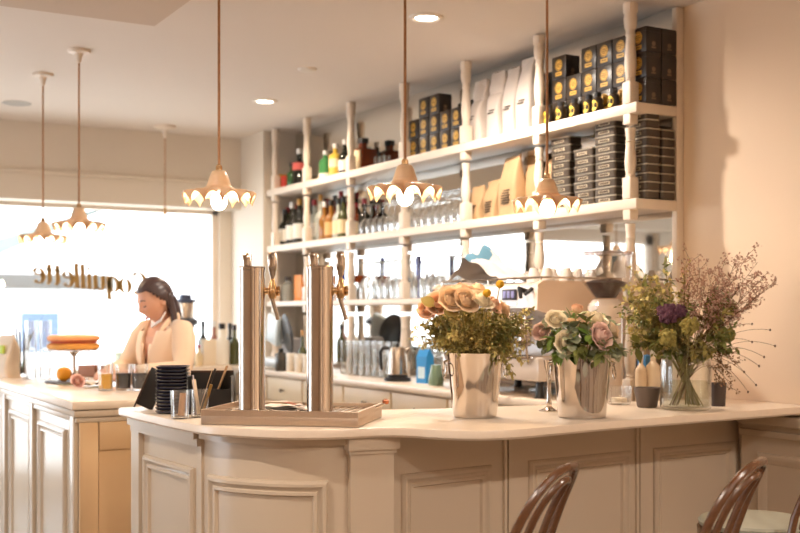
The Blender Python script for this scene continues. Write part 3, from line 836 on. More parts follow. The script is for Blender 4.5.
stick('crumpled_napkin_roll', 'small crumpled tan paper roll standing in the left tumbler', 'paper roll', (q1.x + .004, q1.y, TOP + .012), .3, .12, .085, .013, .01, mat('tan_paper', (196, 150, 112), .8), rnd=True)

# ------------------------------------------------------------------ tins, jars, bags on the shelves
M_tin = mat('black_tin', (50, 41, 34), 0.35, var=0.15)
M_gl = mat('gold_label', (216, 168, 72), 0.4, var=0.08, scale=40)
M_yl = mat('yellow_label', (234, 196, 52), 0.5, var=0.06)
M_ink = mat('dark_ink', (70, 52, 30), 0.7)
M_tan_ink = mat('tan_ink', (122, 100, 78), 0.6)
def disc_x(m, x, y, z, r, t=.0012, n=22):
    o = m.M; m.M = o @ Matrix.Translation((x, y, z)) @ Matrix.Rotation(-PI / 2, 4, 'Y'); m.lathe([(0, t), (r, t), (r, 0)], n, cap=False); m.M = o
TW, TD, THt = .118, .097, .122
def make_tin():
    t = thing('tea_tin', 'x', 'tin', (0, 0, 0))
    MB().box2((-TD / 2, -TW / 2, 0), (TD / 2, TW / 2, THt), bev=.004).box2((-TD / 2 - .001, -TW / 2 - .001, THt * .80), (TD / 2 + .001, TW / 2 + .001, THt * .815)).build('tin_body', M_tin, t)
    m = MB(); disc_x(m, -TD / 2, 0, .073, .030); m.box2((-TD / 2 - .0012, -.027, .016), (-TD / 2, .027, .036))
    m.mi = 1
    o = m.M; m.M = o @ Matrix.Translation((-TD / 2 - .0014, 0, .073)) @ Matrix.Rotation(-PI / 2, 4, 'Y'); m.lathe([(.024, 0), (.0265, .0004)], 22, cap=False); m.M = o
    for k, w_ in enumerate((.014, .022, .010)): m.box2((-TD / 2 - .0018, -w_, .080 - k * .009), (-TD / 2 - .001, w_, .083 - k * .009))
    m.box2((-TD / 2 - .0018, -.018, .024), (-TD / 2 - .001, .018, .028))
    m.build('front_label', [M_gl, M_ink], t)
    m = MB(); o = m.M; m.M = Matrix.Rotation(PI / 2, 4, 'Z'); disc_x(m, -TW / 2, 0, .040, .012, .0006); m.box2((-TW / 2 - .0006, -.014, .018), (-TW / 2, .014, .026)); m.M = o
    m.build('side_mark', M_tan_ink, t)
    return t
tin = Kind(make_tin())
cols = [(4.735, 3, 3.765, 'farthest'), (4.612, 2, 3.765, 'second'), (4.489, 3, 3.765, 'third'), (4.366, 3, 3.765, 'fourth'), (4.243, 3, 3.765, 'fifth')]
rowname = {3: ['bottom', 'middle', 'top'], 2: ['bottom', 'top']}
for ci, (y, n, x, _) in enumerate(cols):
    for k in range(n):
        cn = ['first', 'second', 'third', 'fourth', 'fifth'][ci]
        tin.put((x, y, Z1 + .0005 + k * (THt + .0008)), 0, 'black gold-labelled tin, %s of the %s column right of the white bags' % (rowname[n][k], ['first', 'second', 'third', 'fourth', 'fifth'][ci]), 'gold-labelled black tins')
for di, x in enumerate((3.73, 3.831)):
    for k in range(3):
        tin.put((x, 4.078, Z1 + .0005 + k * (THt + .0008)), 0, 'black tin at the right end of the top shelf, %s row, %s' % (['bottom', 'middle', 'top'][k], ['shelf-edge column', 'wall column'][di]), 'gold-labelled black tins')
far = []
for ci in range(5):
    y = 6.215 - ci * .128
    for k in range(3 if ci in (1, 2) else 2):
        tin.put((3.735, y, Z1 + .0005 + k * (THt + .0008)), 0, 'black gold-labelled tin, %s row, %s column in the stack left of the white bags' % (['bottom', 'middle', 'top'][k], ['first', 'second', 'third', 'fourth', 'fifth'][ci]), 'gold-labelled black tins')
def make_jar():
    t = thing('small_jar', 'x', 'jar', (0, 0, 0))
    MB().lathe([(0, 0), (.026, 0), (.028, .004), (.028, .058), (.022, .066), (.017, .070), (.017, .074)], 20).build('jar_body', M_tin, t)
    MB().lathe([(.018, .072), (.019, .074), (.019, .090), (.017, .092), (0, .092)], 20).build('jar_lid', mat('black_cap', (40, 40, 42), .3), t)
    m = MB()
    def badge(rad, s_):
        ctr = m.v((-rad, 0, .034)); ring = []
        for k in range(20):
            a = 2 * PI * k / 20; yy = .021 * s_ * math.cos(a); ring.append(m.v((-math.sqrt(rad * rad - yy * yy), yy, .034 + .024 * s_ * math.sin(a))))
        for k in range(20): m.f([ctr, ring[k], ring[(k + 1) % 20]])
    badge(.0287, 1); m.mi = 1
    for k in range(3): m.box2((-.0292, -.010 + .003 * (k % 2), .026 + k * .008), (-.0280, .010 - .003 * (k % 2), .029 + k * .008))
    m.build('jar_label', [M_yl, M_ink], t); return t
jar = Kind(make_jar())
for k, px in enumerate((550, 562, 575.5, 590, 598.5, 614.5)):
    q = onX(px, 3.685); jar.put((3.680, q.y, Z1), 0, scl=(1, 1, 1.15), label= 'small black jar with round yellow label, %s from the left of six' % ['first', 'second', 'third', 'fourth', 'fifth', 'sixth'][k], group='yellow-labelled jars')

M_paper = mat('white_paper_bag', (212, 200, 190), 0.75, var=0.03, bump=.3, bscale=25)
M_kraft = mat('kraft_paper', (182, 148, 108), 0.75, var=0.06, scale=14, bump=.3, bscale=30)
def make_bag(name, lab, cat, w, d, h, m_, fold=.05, seed=1, lines=0, crease=None, group=None):
    rnd = random.Random(seed)
    t = thing(name, lab, cat, (0, 0, 0), group=group)
    m = MB(); nz = 16; per = 28; rows = []
    for i in range(nz + 1):
        v = i / nz; z = h * v
        taper = 1 - .92 * max(0, (v - .45) / .55) ** 1.3
        row = []
        for k in range(per):
            a = 2 * PI * k / per
            ex = lambda c_: math.copysign(abs(c_) ** .35, c_)
            yy = ex(math.cos(a)) * w / 2 * (1 - .04 * math.sin(v * 3)); xx = ex(math.sin(a)) * max(.004, d / 2 * taper)
            xx += .006 * math.sin(7 * v + 3 * yy / w + seed) * (v > .1) + .012 * max(0, v - .55)
            yy += .004 * math.sin(9 * v + seed)
            if crease and abs(v - crease) < .05: xx += .012
            row.append(m.v((xx, yy, z + (.006 * math.sin(yy * 60 + seed) if i == nz else 0))))
        rows.append(row)
    for A, B in zip(rows, rows[1:]):
        for k in range(per): m.f([A[k], A[(k + 1) % per], B[(k + 1) % per], B[k]])
    m.f(rows[0][::-1]); m.f(rows[-1])
    m.build('bag_body', m_, t, smooth=45)
    if fold:
        m = MB(); m.box2((-.008, -w * .49, h - fold), (-.001, w * .49, h - .002), bev=.002); m.build('folded_top', m_, t)
    if lines:
        m = MB()
        for k in range(lines): m.box2((-d / 2 - .003, -w * .25 + (.01 if k % 2 else 0), h * .42 - k * .014), (-d / 2 + .004, w * (.25 if k else .15), h * .42 - k * .014 + .006))
        m.build('printed_label', M_ink, t)
    return t
for k, (px, w_, h_) in enumerate(((480.5, .140, .385), (498, .135, .40), (513.5, .115, .395), (528, .130, .425))):
    b_ = make_bag('paper_bag', 'tall white paper bag on the top shelf, %s of four' % ['leftmost', 'second from left', 'third from left', 'rightmost'][k], 'paper bag', w_, .12, h_, M_paper, fold=.05 if k != 1 else .09, seed=k + 3, lines=2, crease=.7 if k < 2 else None, group='white paper bags')
    q = onX(px, 3.75); b_.location = (3.76, q.y, Z1); b_.rotation_euler = (0, 0, random.uniform(-.12, .12))
for k, (px, w_, h_, x, ln, lab) in enumerate(((479, .135, .205, 3.74, 4, 'small kraft paper bag with printed label, leftmost on the middle shelf'), (495, .135, .225, 3.74, 5, 'small kraft paper bag with printed label, second from the left on the middle shelf'),
                                              (512.5, .185, .345, 3.735, 6, 'large open kraft paper bag with sagging top on the middle shelf'), (535, .135, .375, 3.81, 0, 'tall kraft paper bag behind the shelf post and pendant lamp'), (552, .09, .30, 3.80, 0, 'narrow brown kraft bag left of the flat tin stacks'))):
    b_ = make_bag('kraft_bag', lab, 'paper bag', w_, .10, h_, M_kraft, fold=0 if k == 2 else .03, seed=k + 11, lines=ln, group='kraft bags on the middle shelf')
    q = onX(px, x); b_.location = (x, q.y, Z2); b_.rotation_euler = (0, 0, random.uniform(-.1, .1))

# flat tins
M_ft = mat('dark_flat_tin', (84, 74, 64), 0.35, 0.5, var=0.15)
M_fl = mat('silver_tin_edge', (206, 196, 180), 0.3, 0.9)
FH = .0425
def make_flat():
    t = thing('flat_tin', 'x', 'tin', (0, 0, 0))
    m = MB(); loops = []
    P = lambda s_: [(x * s_ * .78, y * s_ * 1.32) for x, y in rounded_sq(.06, .018)]
    for s_, z in ((.95, 0), (1, .003), (1, FH - .008), (1.03, FH - .006), (1.03, FH - .003), (.97, FH - .001)):
        loops.append([m.v((x, y, z)) for x, y in P(s_)])
    for A, B in zip(loops, loops[1:]):
        for k in range(len(A)): m.f([A[k], A[(k + 1) % len(A)], B[(k + 1) % len(A)], B[k]])
    m.f(loops[0][::-1]); m.f(loops[-1]); m.build('tin_body', M_ft, t)
    m = MB(); loops = [[m.v((x, y, z)) for x, y in P(s_)] for s_, z in ((1.01, FH - .008), (1.045, FH - .006), (1.045, FH - .0025), (1.0, FH - .0005))]
    for A, B in zip(loops, loops[1:]):
        for k in range(len(A)): m.f([A[k], A[(k + 1) % len(A)], B[(k + 1) % len(A)], B[k]])
    m.build('lid_rim', M_fl, t)
    m = MB(); m.box2((-.0492, -.040, .010), (-.0455, .040, .024)); m.mi = 1; m.box2((-.0499, -.034, .0125), (-.0489, .034, .0215)); m.build('tin_label', [mat('tan_tin_label', (196, 182, 156), .5), M_ink], t)
    return t
ft = Kind(make_flat())
nums = ['first', 'second', 'third', 'fourth', 'fifth', 'sixth', 'seventh', 'eighth', 'ninth', 'tenth', 'eleventh']
for si, (px, x, n, lab) in enumerate(((566.5, 3.735, 9, 'left stack beside the kraft bags'), (590, 3.735, 7, 'low middle stack'), (611.5, 3.735, 10, 'tall stack left of the end post'), (639.5, 3.7335, 10, 'shelf-edge stack at the open right end'), (639.5, 3.832, 8, 'wall stack at the open right end'))):
    y = onX(px, x).y if si < 3 else 4.102
    for k in range(n):
        ft.put((x + random.uniform(-.003, .003), y + random.uniform(-.004, .004), Z2 + .0003 + k * (FH + .0002)), random.uniform(-.03, .03), 'dark flat tin, %s up in the %s' % (nums[k], lab), 'flat tins on the middle shelf')

# ------------------------------------------------------------------ bottles
def gm(name, tint): return glass_mat(name, tint, .8, .03)
def make_bottle(lab, r, h, body, cap, label=None, neck=.32, shoulder=.5, group=None, lo=.12, hi=.45, square=False, name='bottle', capm=None):
    t = thing(name, lab, 'bottle', (0, 0, 0), group=group)
    nr = r * .36; hs = h * shoulder; hn = h * (1 - neck)
    m = MB()
    if square:
        m.box2((-r * .8, -r, 0), (r * .8, r, hs), bev=r * .12); m.lathe([(r * .5, hs - .001), (nr, hs + .012), (nr, h * .86)], 16)
    else:
        m.lathe([(0, 0), (r * .92, 0), (r, .006), (r, hs), (r * .92, hs + (hn - hs) * .35), (nr * 1.25, hn - (hn - hs) * .12), (nr, hn), (nr, h * .93), (nr * 1.1, h * .935), (nr * 1.1, h * .95), (0, h * .95)], 20)
    m.build('bottle_glass', body, t)
    if square: MB().box2((-.03, -.03, h * .84), (.03, .03, h), bev=.004).build('bottle_cap', cap, t)
    else: MB().lathe([(nr * 1.12, h * .86), (nr * 1.18, h * .87), (nr * 1.18, h), (0, h)], 16).build('bottle_cap', cap, t)
    if label is not None:
        m = MB()
        if square: m.box2((-r * .8 - .002, -r * .75, h * .1), (-r * .8 + .001, r * .75, hs * .92))
        else: m.lathe([(r + .0008, h * lo), (r + .0008, h * hi)], 20, cap=False)
        m.build('bottle_label', label, t)
    return t
c_ = lambda n, rgb, ro=.45: mat(n, rgb, ro)
G_dark = c_('dark_bottle_glass', (34, 34, 26), .08); G_green = c_('green_bottle_glass', (66, 128, 74), .08); G_olive = c_('olive_bottle_glass', (74, 78, 44), .08)
G_amber = c_('amber_liquor', (150, 100, 40), .08); G_yel = c_('yellow_liquor', (204, 172, 72), .08); G_brown = c_('whisky_brown', (112, 50, 24), .08); G_clear = c_('frosted_bottle', (176, 178, 166), .2)
L_white = c_('white_label', (232, 226, 214), .6); L_pink = c_('coral_label', (226, 106, 96), .6); L_cream = c_('cream_label', (226, 206, 166), .6); C_red = c_('red_cap', (150, 34, 38)); C_gold = c_('gold_foil', (204, 156, 72), .35); C_white = c_('white_cap', (230, 226, 222)); C_blk = M_black; L_tan = c_('tan_label', (214, 170, 110), .6)
def shelf_bottle(px, x, z, **kw):
    b_ = make_bottle(**kw); q = onX(px, x); b_.location = (x, q.y, z); b_.rotation_euler = (0, 0, random.uniform(-.2, .2)); return b_
# top shelf, far bays
shelf_bottle(299.5, 3.74, Z1, lab='dark bottle with coral label on the top shelf beside the second post', r=.055, h=.30, body=G_dark, cap=C_white, label=L_pink, lo=.42, hi=.62, shoulder=.62)
shelf_bottle(292, 3.73, Z1, lab='short green bottle left of the coral-labelled bottle on the top shelf', r=.042, h=.20, body=c_('forest_glass', (54, 92, 50), .08), cap=C_blk, label=None, shoulder=.55)
shelf_bottle(325.5, 3.74, Z1, lab='bright green bottle with white cap on the top shelf', r=.05, h=.225, body=G_green, cap=C_white, label=L_white, lo=.05, hi=.22, neck=.22, shoulder=.6)
shelf_bottle(335.5, 3.74, Z1, lab='yellow liqueur bottle with white cap on the top shelf', r=.05, h=.255, body=G_yel, cap=C_white, label=L_cream, lo=.3, hi=.55, neck=.25, shoulder=.6)
shelf_bottle(345, 3.75, Z1, lab='dark bottle with white cap right of the yellow bottle on the top shelf', r=.048, h=.27, body=G_dark, cap=C_white, label=L_white, lo=.15, hi=.42)
shelf_bottle(363, 3.775, Z1, lab='square brown whisky decanter with cream label and black stopper', r=.085, h=.25, body=G_brown, cap=C_blk, label=L_cream, shoulder=.68, square=True, name='decanter')
for k, (px, col, lab) in enumerate(((281.5, (228, 170, 60), 'small yellow box on the top shelf by the far end'), (286.5, (206, 62, 46), 'small red box beside the yellow one on the top shelf'))):
    q = onX(px, 3.72); bx = tag(MB().box2((-.035, -.035, 0), (.035, .035, .125 - k * .02), bev=.003).build('carton_box', c_('carton%d' % k, col, .6)), lab, 'box'); bx.location = (3.72, q.y, Z1)
q = onX(282, 3.83); bx = tag(MB().box2((-.04, -.09, 0), (.04, .09, .165), bev=.004).build('carton_box', c_('rosy carton', (214, 120, 96), .6)), 'wide rosy carton behind the yellow and red boxes', 'box'); bx.location = (3.815, q.y, Z1)
jk = Kind(make_tumbler('shot_glass', .026, .075, 'x', 'little glasses beside the decanter', seg=16))
for k, px in enumerate((377.5, 382, 386.5)):
    q = onX(px, 3.74); jk.put((3.74, q.y, Z1), 0, 'little clear glass beside the brown decanter, %s of three' % ['left', 'middle', 'right'][k])
# middle shelf, far bays
row2 = [(285, .052, .30, G_dark, C_blk, L_white, 'white-labelled wine bottle at the far left end of the middle shelf'), (292.5, .052, .345, G_dark, C_white, L_white, 'white-labelled wine bottle with white cap on the middle shelf'), (299.5, .052, .36, G_dark, C_gold, L_white, 'white-labelled wine bottle with gold foil neck on the middle shelf'),
        (314.5, .046, .33, G_clear, C_red, L_white, 'slim frosted bottle with red cap on the middle shelf'), (320.5, .036, .36, G_clear, C_gold, None, 'tall slim frosted bottle with gold top on the middle shelf'), (324.5, .044, .30, G_amber, C_white, None, 'amber bottle with white neck on the middle shelf'),
        (331, .05, .30, G_amber, C_blk, L_tan, 'amber rum bottle with tan label on the middle shelf'), (338.5, .045, .30, G_clear, C_blk, L_cream, 'clear gin bottle with pale label on the middle shelf'), (343.5, .045, .31, G_olive, C_blk, L_cream, 'olive green bottle with pale label next to the third post')]
for k, (px, r, h, body, cap, lab_m, lab) in enumerate(row2):
    shelf_bottle(px, 3.742, Z2, lab=lab, r=r, h=h, body=body, cap=cap, label=lab_m)
back2 = [(288, G_olive, C_red), (296, G_dark, C_red), (311, G_dark, C_blk), (328, G_brown, C_red), (335, G_brown, C_blk), (341, G_dark, C_red)]
for k, (px, body, cap) in enumerate(back2):
    shelf_bottle(px, 3.818, Z2, lab='dark bottle in the back row of the middle shelf, %s of six from the left' % nums[k], r=.042, h=.33 + .02 * (k % 3), body=body, cap=cap, label=None, group='back row bottles')
shelf_bottle(355.5, 3.80, Z2, lab='squat dark bottle behind the wine glasses right of the third post', r=.055, h=.26, body=G_brown, cap=C_red, label=L_cream)
shelf_bottle(364.5, 3.81, Z2, lab='tall dark bottle behind the wine glasses right of the third post', r=.045, h=.28, body=G_dark, cap=C_red, label=None)

# ------------------------------------------------------------------ glasses
def make_wine(lab, group, r=.040, h=.205, seg=18):
    m = MB()  # upside down: rim on the shelf
    m.lathe([(r * .86, 0), (r, .045), (r * .98, .07), (r * .6, .105), (.006, .118), (.004, .125), (.004, h - .012), (.008, h - .006), (r * .85, h - .001), (r * .85, h + .001), (0, h + .002)], seg, cap=False)
    return tag(m.build('wine_glass', M_wine), lab, 'wine glass', group)
lab = 'clear wine glass upside down on the middle shelf between the bottles and the kraft bags'
wk = Kind(make_wine(lab, 'upside-down wine glasses on the middle shelf'))
for x in (3.712, 3.806):
    for y in [5.66 + .088 * k for k in range(7)] + [6.40 + .088 * k for k in range(7)]:
        if x > 3.75 and y > 6.8: continue
        wk.put((x + random.uniform(-.003, .003), y + random.uniform(-.003, .003), Z2), random.random(), lab)

lab = 'clear wine glass upside down on the lowest shelf behind the bouquet'
wk3 = Kind(dup(wk.src, (0, 0, 0), 0, lab, 'upside-down wine glasses on the lowest shelf'))
for x in (3.712, 3.806):
    for y in [5.66 + .088 * k for k in range(7)] + [6.40 + .088 * k for k in range(7)]:
        wk3.put((x + random.uniform(-.003, .003), y + random.uniform(-.003, .003), Z3), random.random(), lab, scl=(1, 1, 1.28))
tb = Kind(make_tumbler('tumbler', .037, .125, 'x', 'tumblers on the lowest shelf', seg=16))
for k in range(6):
    tb.put((3.71, 7.12 + .09 * k, Z3), 0, 'clear tumbler on the lowest shelf behind the right beer tower')
M_cob = glass_mat('cobalt_glass', (.08, .10, .65), .7)
def cobalt(px, lab, x=3.745, h=.27):
    t = thing('cobalt_goblet', lab, 'goblet', (x, onX(px, x).y, Z3))
    MB().lathe([(0, 0), (.026, 0), (.024, .006), (.005, .012), (.004, .11), (.009, .12), (.017, .15), (.018, .2), (.016, h), (.014, h), (.016, .2), (.008, .125), (0, .122)], 18).build('goblet_body', mat('cobalt_blue', (28, 34, 150), .08, coat=.5), t)
    return t
cobalt(343, 'cobalt blue goblet on the lowest shelf behind the right tap handle', 3.72, .32)
cobalt(418.5, 'cobalt blue goblet among the wine glasses on the lowest shelf', 3.755, .28)
# tumblers stacked on the back worktop
stk = Kind(make_tumbler('tumbler', .040, .115, 'x', 'stacked tumblers on the back worktop', seg=16))
lab = 'clear tumbler in the two-high rows on the back worktop left of the steel kettle'
for x in (3.55, 3.65):
    for k in range(7):
        y = 6.355 + .092 * k
        for l in range(2):
            stk.put((x, y, WT + .001 + l * .117), 0, lab)
# ------------------------------------------------------------------ back worktop: kettle, cartons, machine, grinder
def at(px, X, z): q = onX(px, X); return (X, q.y, z)
kt = thing('electric_kettle', 'steel kettle with black handle on a black base, on the back worktop', 'kettle', at(397.5, 3.46, WT), math.radians(150))
MB().lathe([(0, 0), (.085, 0), (.085, .018), (.07, .024), (0, .024)], 28).build('power_base', M_black, kt)
MB().lathe([(.055, .026), (.064, .03), (.062, .10), (.052, .19), (.05, .20), (.047, .21), (.0, .222)], 28).build('kettle_body', M_brush, kt)
MB().lathe([(.065, .024), (.066, .042), (.064, .044)], 28).build('lower_band', M_black, kt)
MB().tube([(.05, 0, .205), (.09, 0, .205), (.108, 0, .18), (.105, 0, .12), (.098, 0, .07)], [.009, .011, .011, .010, .008], 10).build('handle', M_black, kt)
MB().tube([(-.045, 0, .175), (-.065, 0, .20), (-.075, 0, .21)], [.018, .013, .009], 10).build('spout', M_brush, kt)
MB().lathe([(.008, .218), (.012, .228), (.010, .236), (0, .238)], 14).build('lid_knob', M_black, kt)
bc = thing('milk_carton', 'tall blue carton beside the kettle behind the peach bouquet', 'carton', at(425, 3.50, WT), .2)
m = MB(); m.box2((-.03, -.045, 0), (.03, .045, .16)); m.prismM([(-.03, 0), (.03, 0), (.004, .045), (-.004, .045)], .09, Matrix(((1, 0, 0, 0), (0, 0, -1, .045), (0, 1, 0, .16), (0, 0, 0, 1)))); m.build('carton_body', mat('sky_blue_carton', (46, 140, 206), .4), bc)
MB().box2((-.0315, -.03, .03), (-.0295, .03, .10)).build('carton_label', mat('pale_blue_print', (196, 220, 232), .5), bc)
gj = thing('glass_jug', 'small green glass jug right of the blue carton', 'jug', at(436, 3.46, WT))
MB().lathe([(0, 0), (.045, 0), (.048, .03), (.035, .09), (.03, .12)], 20).build('jug_body', mat('green_jug_glass', (112, 132, 108), .15), gj)
MB().tube([(.03, 0, .11), (.065, 0, .10), (.06, 0, .05), (.046, 0, .04)], .005, 8).build('handle', M_glass, gj)

M_esp = mat('pearl_white_enamel', (220, 204, 190), 0.22, var=0.02, coat=.4)
em = thing('espresso_machine', 'large pearl white two-group espresso machine behind the bouquets', 'coffee machine', (3.575, 4.83, WT))
YL = .475
Mside = Matrix(((1, 0, 0, 0), (0, 0, -1, 0), (0, 1, 0, 0), (0, 0, 0, 1)))   # local x->x, y->z, extrude -> -y
def side_prism(m, poly, ya, yb): m.prismM(poly, yb - ya, Matrix.Translation((0, yb, 0)) @ Mside)
m = MB(); side_prism(m, [(.0, .20), (.27, .20), (.27, .575), (-.25, .575), (-.28, .56), (-.285, .45), (-.05, .395), (0, .36)], -YL + .012, YL - .012)
m.box2((-.26, -YL + .03, .085), (.27, YL - .03, .205), bev=.015)
m.build('machine_body', M_esp, em, smooth=30)
for s in (-1, 1):
    m = MB(); side_prism(m, [(.05, .09), (.275, .09), (.285, .58), (-.26, .585), (-.295, .565), (-.30, .44), (-.06, .375), (.03, .30)], s * YL - .014, s * YL + .014)
    m.build('side_panel', mat('pearl_side_panel', (232, 204, 178), 0.25, var=.02, coat=.3), em, smooth=30)
m = MB(); m.box2((-.2885, -.30, .465), (-.282, .30, .475)); m.build('front_trim', M_steel, em)
for y in (-.30, .06):
    d = MB().box2((-.292, y, .490), (-.282, y + .12, .545), bev=.003).build('display', mat('display_frame', (60, 56, 66), .3), em)
    m = MB()
    for k in range(3): m.box2((-.2945, y + .012 + k * .035, .50), (-.291, y + .036 + k * .035, .535), bev=.002)
    m.build('button', mat('lilac_button', (142, 140, 196), .4), d)
for y in (-.21, .21):
    m = MB(); m.lathe([(.038, .30), (.042, .31), (.042, .35), (.036, .40)], 24, (-.17, y, 0)); m.build('group_head', M_steel, em)
    p = MB(); p.lathe([(.03, .255), (.037, .262), (.038, .30)], 24, (-.17, y, 0)); p.tube([(-.20, y, .278), (-.30, y, .268)], .009, 10); pf = p.build('portafilter', M_steel, em)
    MB().tube([(-.26, y, .272), (-.30, y, .266), (-.39, y, .255)], [.012, .016, .014], 12).build('portafilter_handle', M_black, pf)
for y in (-.40, .40):
    m = MB(); m.tube([(-.27, y, .45), (-.30, y, .42), (-.30, y * .98, .30), (-.27, y * .95, .17)], .006, 10); m.build('steam_wand', M_steel, em)
    m = MB(); m.tube([(-.285, y + .02, .53), (-.325, y + .02, .545), (-.335, y - .005, .50)], [.014, .014, .009], 10); m.tube([(-.285, y - .03, .545), (-.33, y - .03, .515)], [.010, .008], 10); m.build('steam_lever', M_black, em)
MB().box2((-.27, -YL + .06, .195), (-.03, YL - .06, .212), bev=.004).build('drip_grate', M_steel, em)
for x in (-.20, .22):
    for y in (-.38, .38): MB().lathe([(.028, 0), (.022, .01), (.02, .086)], 16, (x, y, 0)).build('foot', M_black, em)
m = MB(); m.tube([(-.25, -YL + .02, .60), (.26, -YL + .02, .60), (.26, YL - .02, .60), (-.25, YL - .02, .60), (-.25, -YL + .02, .60)], .006, 8)
for x in (-.25, .26):
    for y in (-YL + .02, 0, YL - .02): m.tube([(x, y, .575), (x, y, .60)], .005, 8)
m.build('cup_rail', M_steel, em)
# cups and towel on top of the machine
M_cup = mat('white_porcelain', (240, 230, 220), 0.2, coat=.3)
def make_cup():
    t = thing('espresso_cup', 'x', 'cup', (0, 0, 0), group='cups on the coffee machine')
    MB().lathe([(0, .062), (.02, .062), (.022, .055), (.036, .02), (.039, 0), (.036, 0), (.033, .02), (.018, .054), (0, .056)], 20).build('cup_body', M_cup, t)
    MB().tube([(.036, 0, .02), (.055, 0, .022), (.054, 0, .042), (.03, 0, .045)], .004, 8).build('handle', M_cup, t); return t
ck = Kind(make_cup())
for k, (x, y) in enumerate(((3.42, 4.45), (3.52, 4.42), (3.42, 4.56), (3.53, 4.55), (3.63, 4.47), (3.64, 4.60), (3.74, 4.50))):
    ck.put((x, y, WT + .5755), random.random() * 6, scl=(1, 1, 1.25), label='white cup upside down on the coffee machine at the end near the grinder', group='cups on the coffee machine')
tw = thing('tea_towel', 'crumpled white towel with teal stripe heaped on the coffee machine', 'towel', (3.452, 4.98, WT + .5785))
def towel(u, v):
    x = (u - .5) * .27; y = (v - .5) * .56
    h = .15 * math.exp(-((x + .05) ** 2 / .012 + (y - .05) ** 2 / .03)) + .07 * abs(math.sin(u * 7 + v * 3)) * math.exp(-(x * x + y * y) / .04) + .02 * math.sin(v * 13 + u * 4) ** 2
    return (x + .02 * math.sin(v * 9), y, h + .004)
m = MB(); patch(m, 24, 30, towel)
for f_ in m.bm.faces:
    c0 = f_.calc_center_median()
    if abs(c0.y - .02 - .05 * math.sin(c0.x * 20)) < .035 and c0.x < .05: f_.material_index = 1
m.build('towel_cloth', [mat('white_towel', (206, 196, 188), .95, bump=.2, bscale=120), mat('teal_stripe', (84, 122, 140), .95)], tw, smooth=180)

gr = thing('coffee_grinder', 'coffee grinder with clear bean hopper left of the end shelf post', 'coffee grinder', (3.45, 4.075, WT))
m = MB(); m.box2((-.09, -.085, 0), (.12, .085, .03), bev=.01); m.lathe([(.075, .03), (.078, .10), (.078, .40), (.085, .42), (.085, .46), (.06, .49)], 32, (.03, 0, 0)); m.box2((-.12, -.04, .28), (.0, .04, .36), bev=.012); m.build('grinder_body', M_esp, gr)
MB().lathe([(.044, .488), (.05, .492), (.115, .575), (.122, .60), (.122, .70), (.120, .70), (.119, .60), (.112, .577), (.046, .495)], 36, (.03, 0, 0), cap=False).build('bean_hopper', glass_mat('hopper_glass', (.98, .97, .96), .45, .02, power=3.0), gr)
MB().lathe([(0, .496), (.044, .497), (.10, .568), (.06, .582), (0, .586)], 28, (.03, 0, 0)).build('coffee_beans', mat('roasted_beans', (52, 26, 16), .5, var=.5, scale=90, bump=.8, bscale=110), gr)
MB().lathe([(.118, .701), (.127, .701), (.128, .712), (.10, .716), (0, .717)], 36, (.03, 0, 0)).build('hopper_lid', glass_mat('smoky_lid', (.62, .52, .48), .8, .08, haze=.1), gr)
MB().tube([(-.06, 0, .26), (-.115, .04, .25), (-.115, -.04, .25), (-.06, 0, .26)], .006, 8).build('portafilter_fork', M_steel, gr)

# shelf three and the far end of the worktop
jr = make_bottle('grey glass jar with dark lid on the lowest shelf in the far bay', .06, .20, c_('grey_jar', (150, 148, 138), .15), c_('dark_lid', (60, 48, 42)), label=None, neck=.22, shoulder=.62, name='storage_jar'); jr['category'] = 'jar'; jr.location = at(288, 3.75, Z3)
ob = tag(MB().box2((-.03, -.07, 0), (.03, .07, .21), bev=.004).build('carton_box', c_('orange_carton', (222, 132, 46), .55)), 'orange box standing on the lowest shelf in the far bay', 'box'); ob.location = at(301, 3.76, Z3)
rb = tag(MB().box2((-.03, -.05, 0), (.03, .05, .10), bev=.004).build('carton_box', c_('maroon_carton', (112, 46, 40), .55)), 'small maroon box left of the grey jar on the lowest shelf', 'box'); rb.location = at(281, 3.72, Z3)
cbw = thing('copper_bowl', 'small copper coloured bowl on top of the lowest-shelf tumblers', 'bowl', (3.785, 7.16, Z3 + .127)); MB().lathe([(0, 0), (.03, 0), (.07, .05), (.068, .05), (.028, .004), (0, .004)], 24).build('bowl_body', mat('copper', (182, 96, 58), .25, 1.0), cbw)

sl = thing('food_slicer', 'grey food slicer with big round dark blade under the far shelf bay', 'slicer', at(285, 3.455, WT), 0)
MB().box2((-.16, -.20, .02), (.16, .20, .09), bev=.02).build('slicer_base', mat('light_grey_enamel', (198, 202, 202), .3), sl)
m = MB(); m.M = Matrix.Translation((-.02, -.09, .27)) @ Matrix.Rotation(math.radians(80), 4, 'Y') @ Matrix.Rotation(.2, 4, 'X'); m.lathe([(0, -.012), (.14, -.012), (.15, -.004), (.15, .004), (.13, .012), (0, .016)], 40); m.build('blade_guard', mat('charcoal_disc', (44, 42, 42), .35), sl)
m = MB(); m.box((-.03, .13, .30), (.06, .20, .22), rx=.25, bev=.02); m.build('carriage_plate', mat('pale_blue_grey', (204, 214, 216), .35), sl)
MB().box2((.02, -.06, .085), (.14, .14, .24), bev=.03).build('motor_housing', mat('mid_grey_housing', (150, 146, 146), .35), sl)
for x in (-.12, .12):
    for y in (-.16, .16): MB().lathe([(.018, 0), (.016, .022)], 12, (x, y, 0)).build('foot', M_black, sl)
cn = Kind(None)
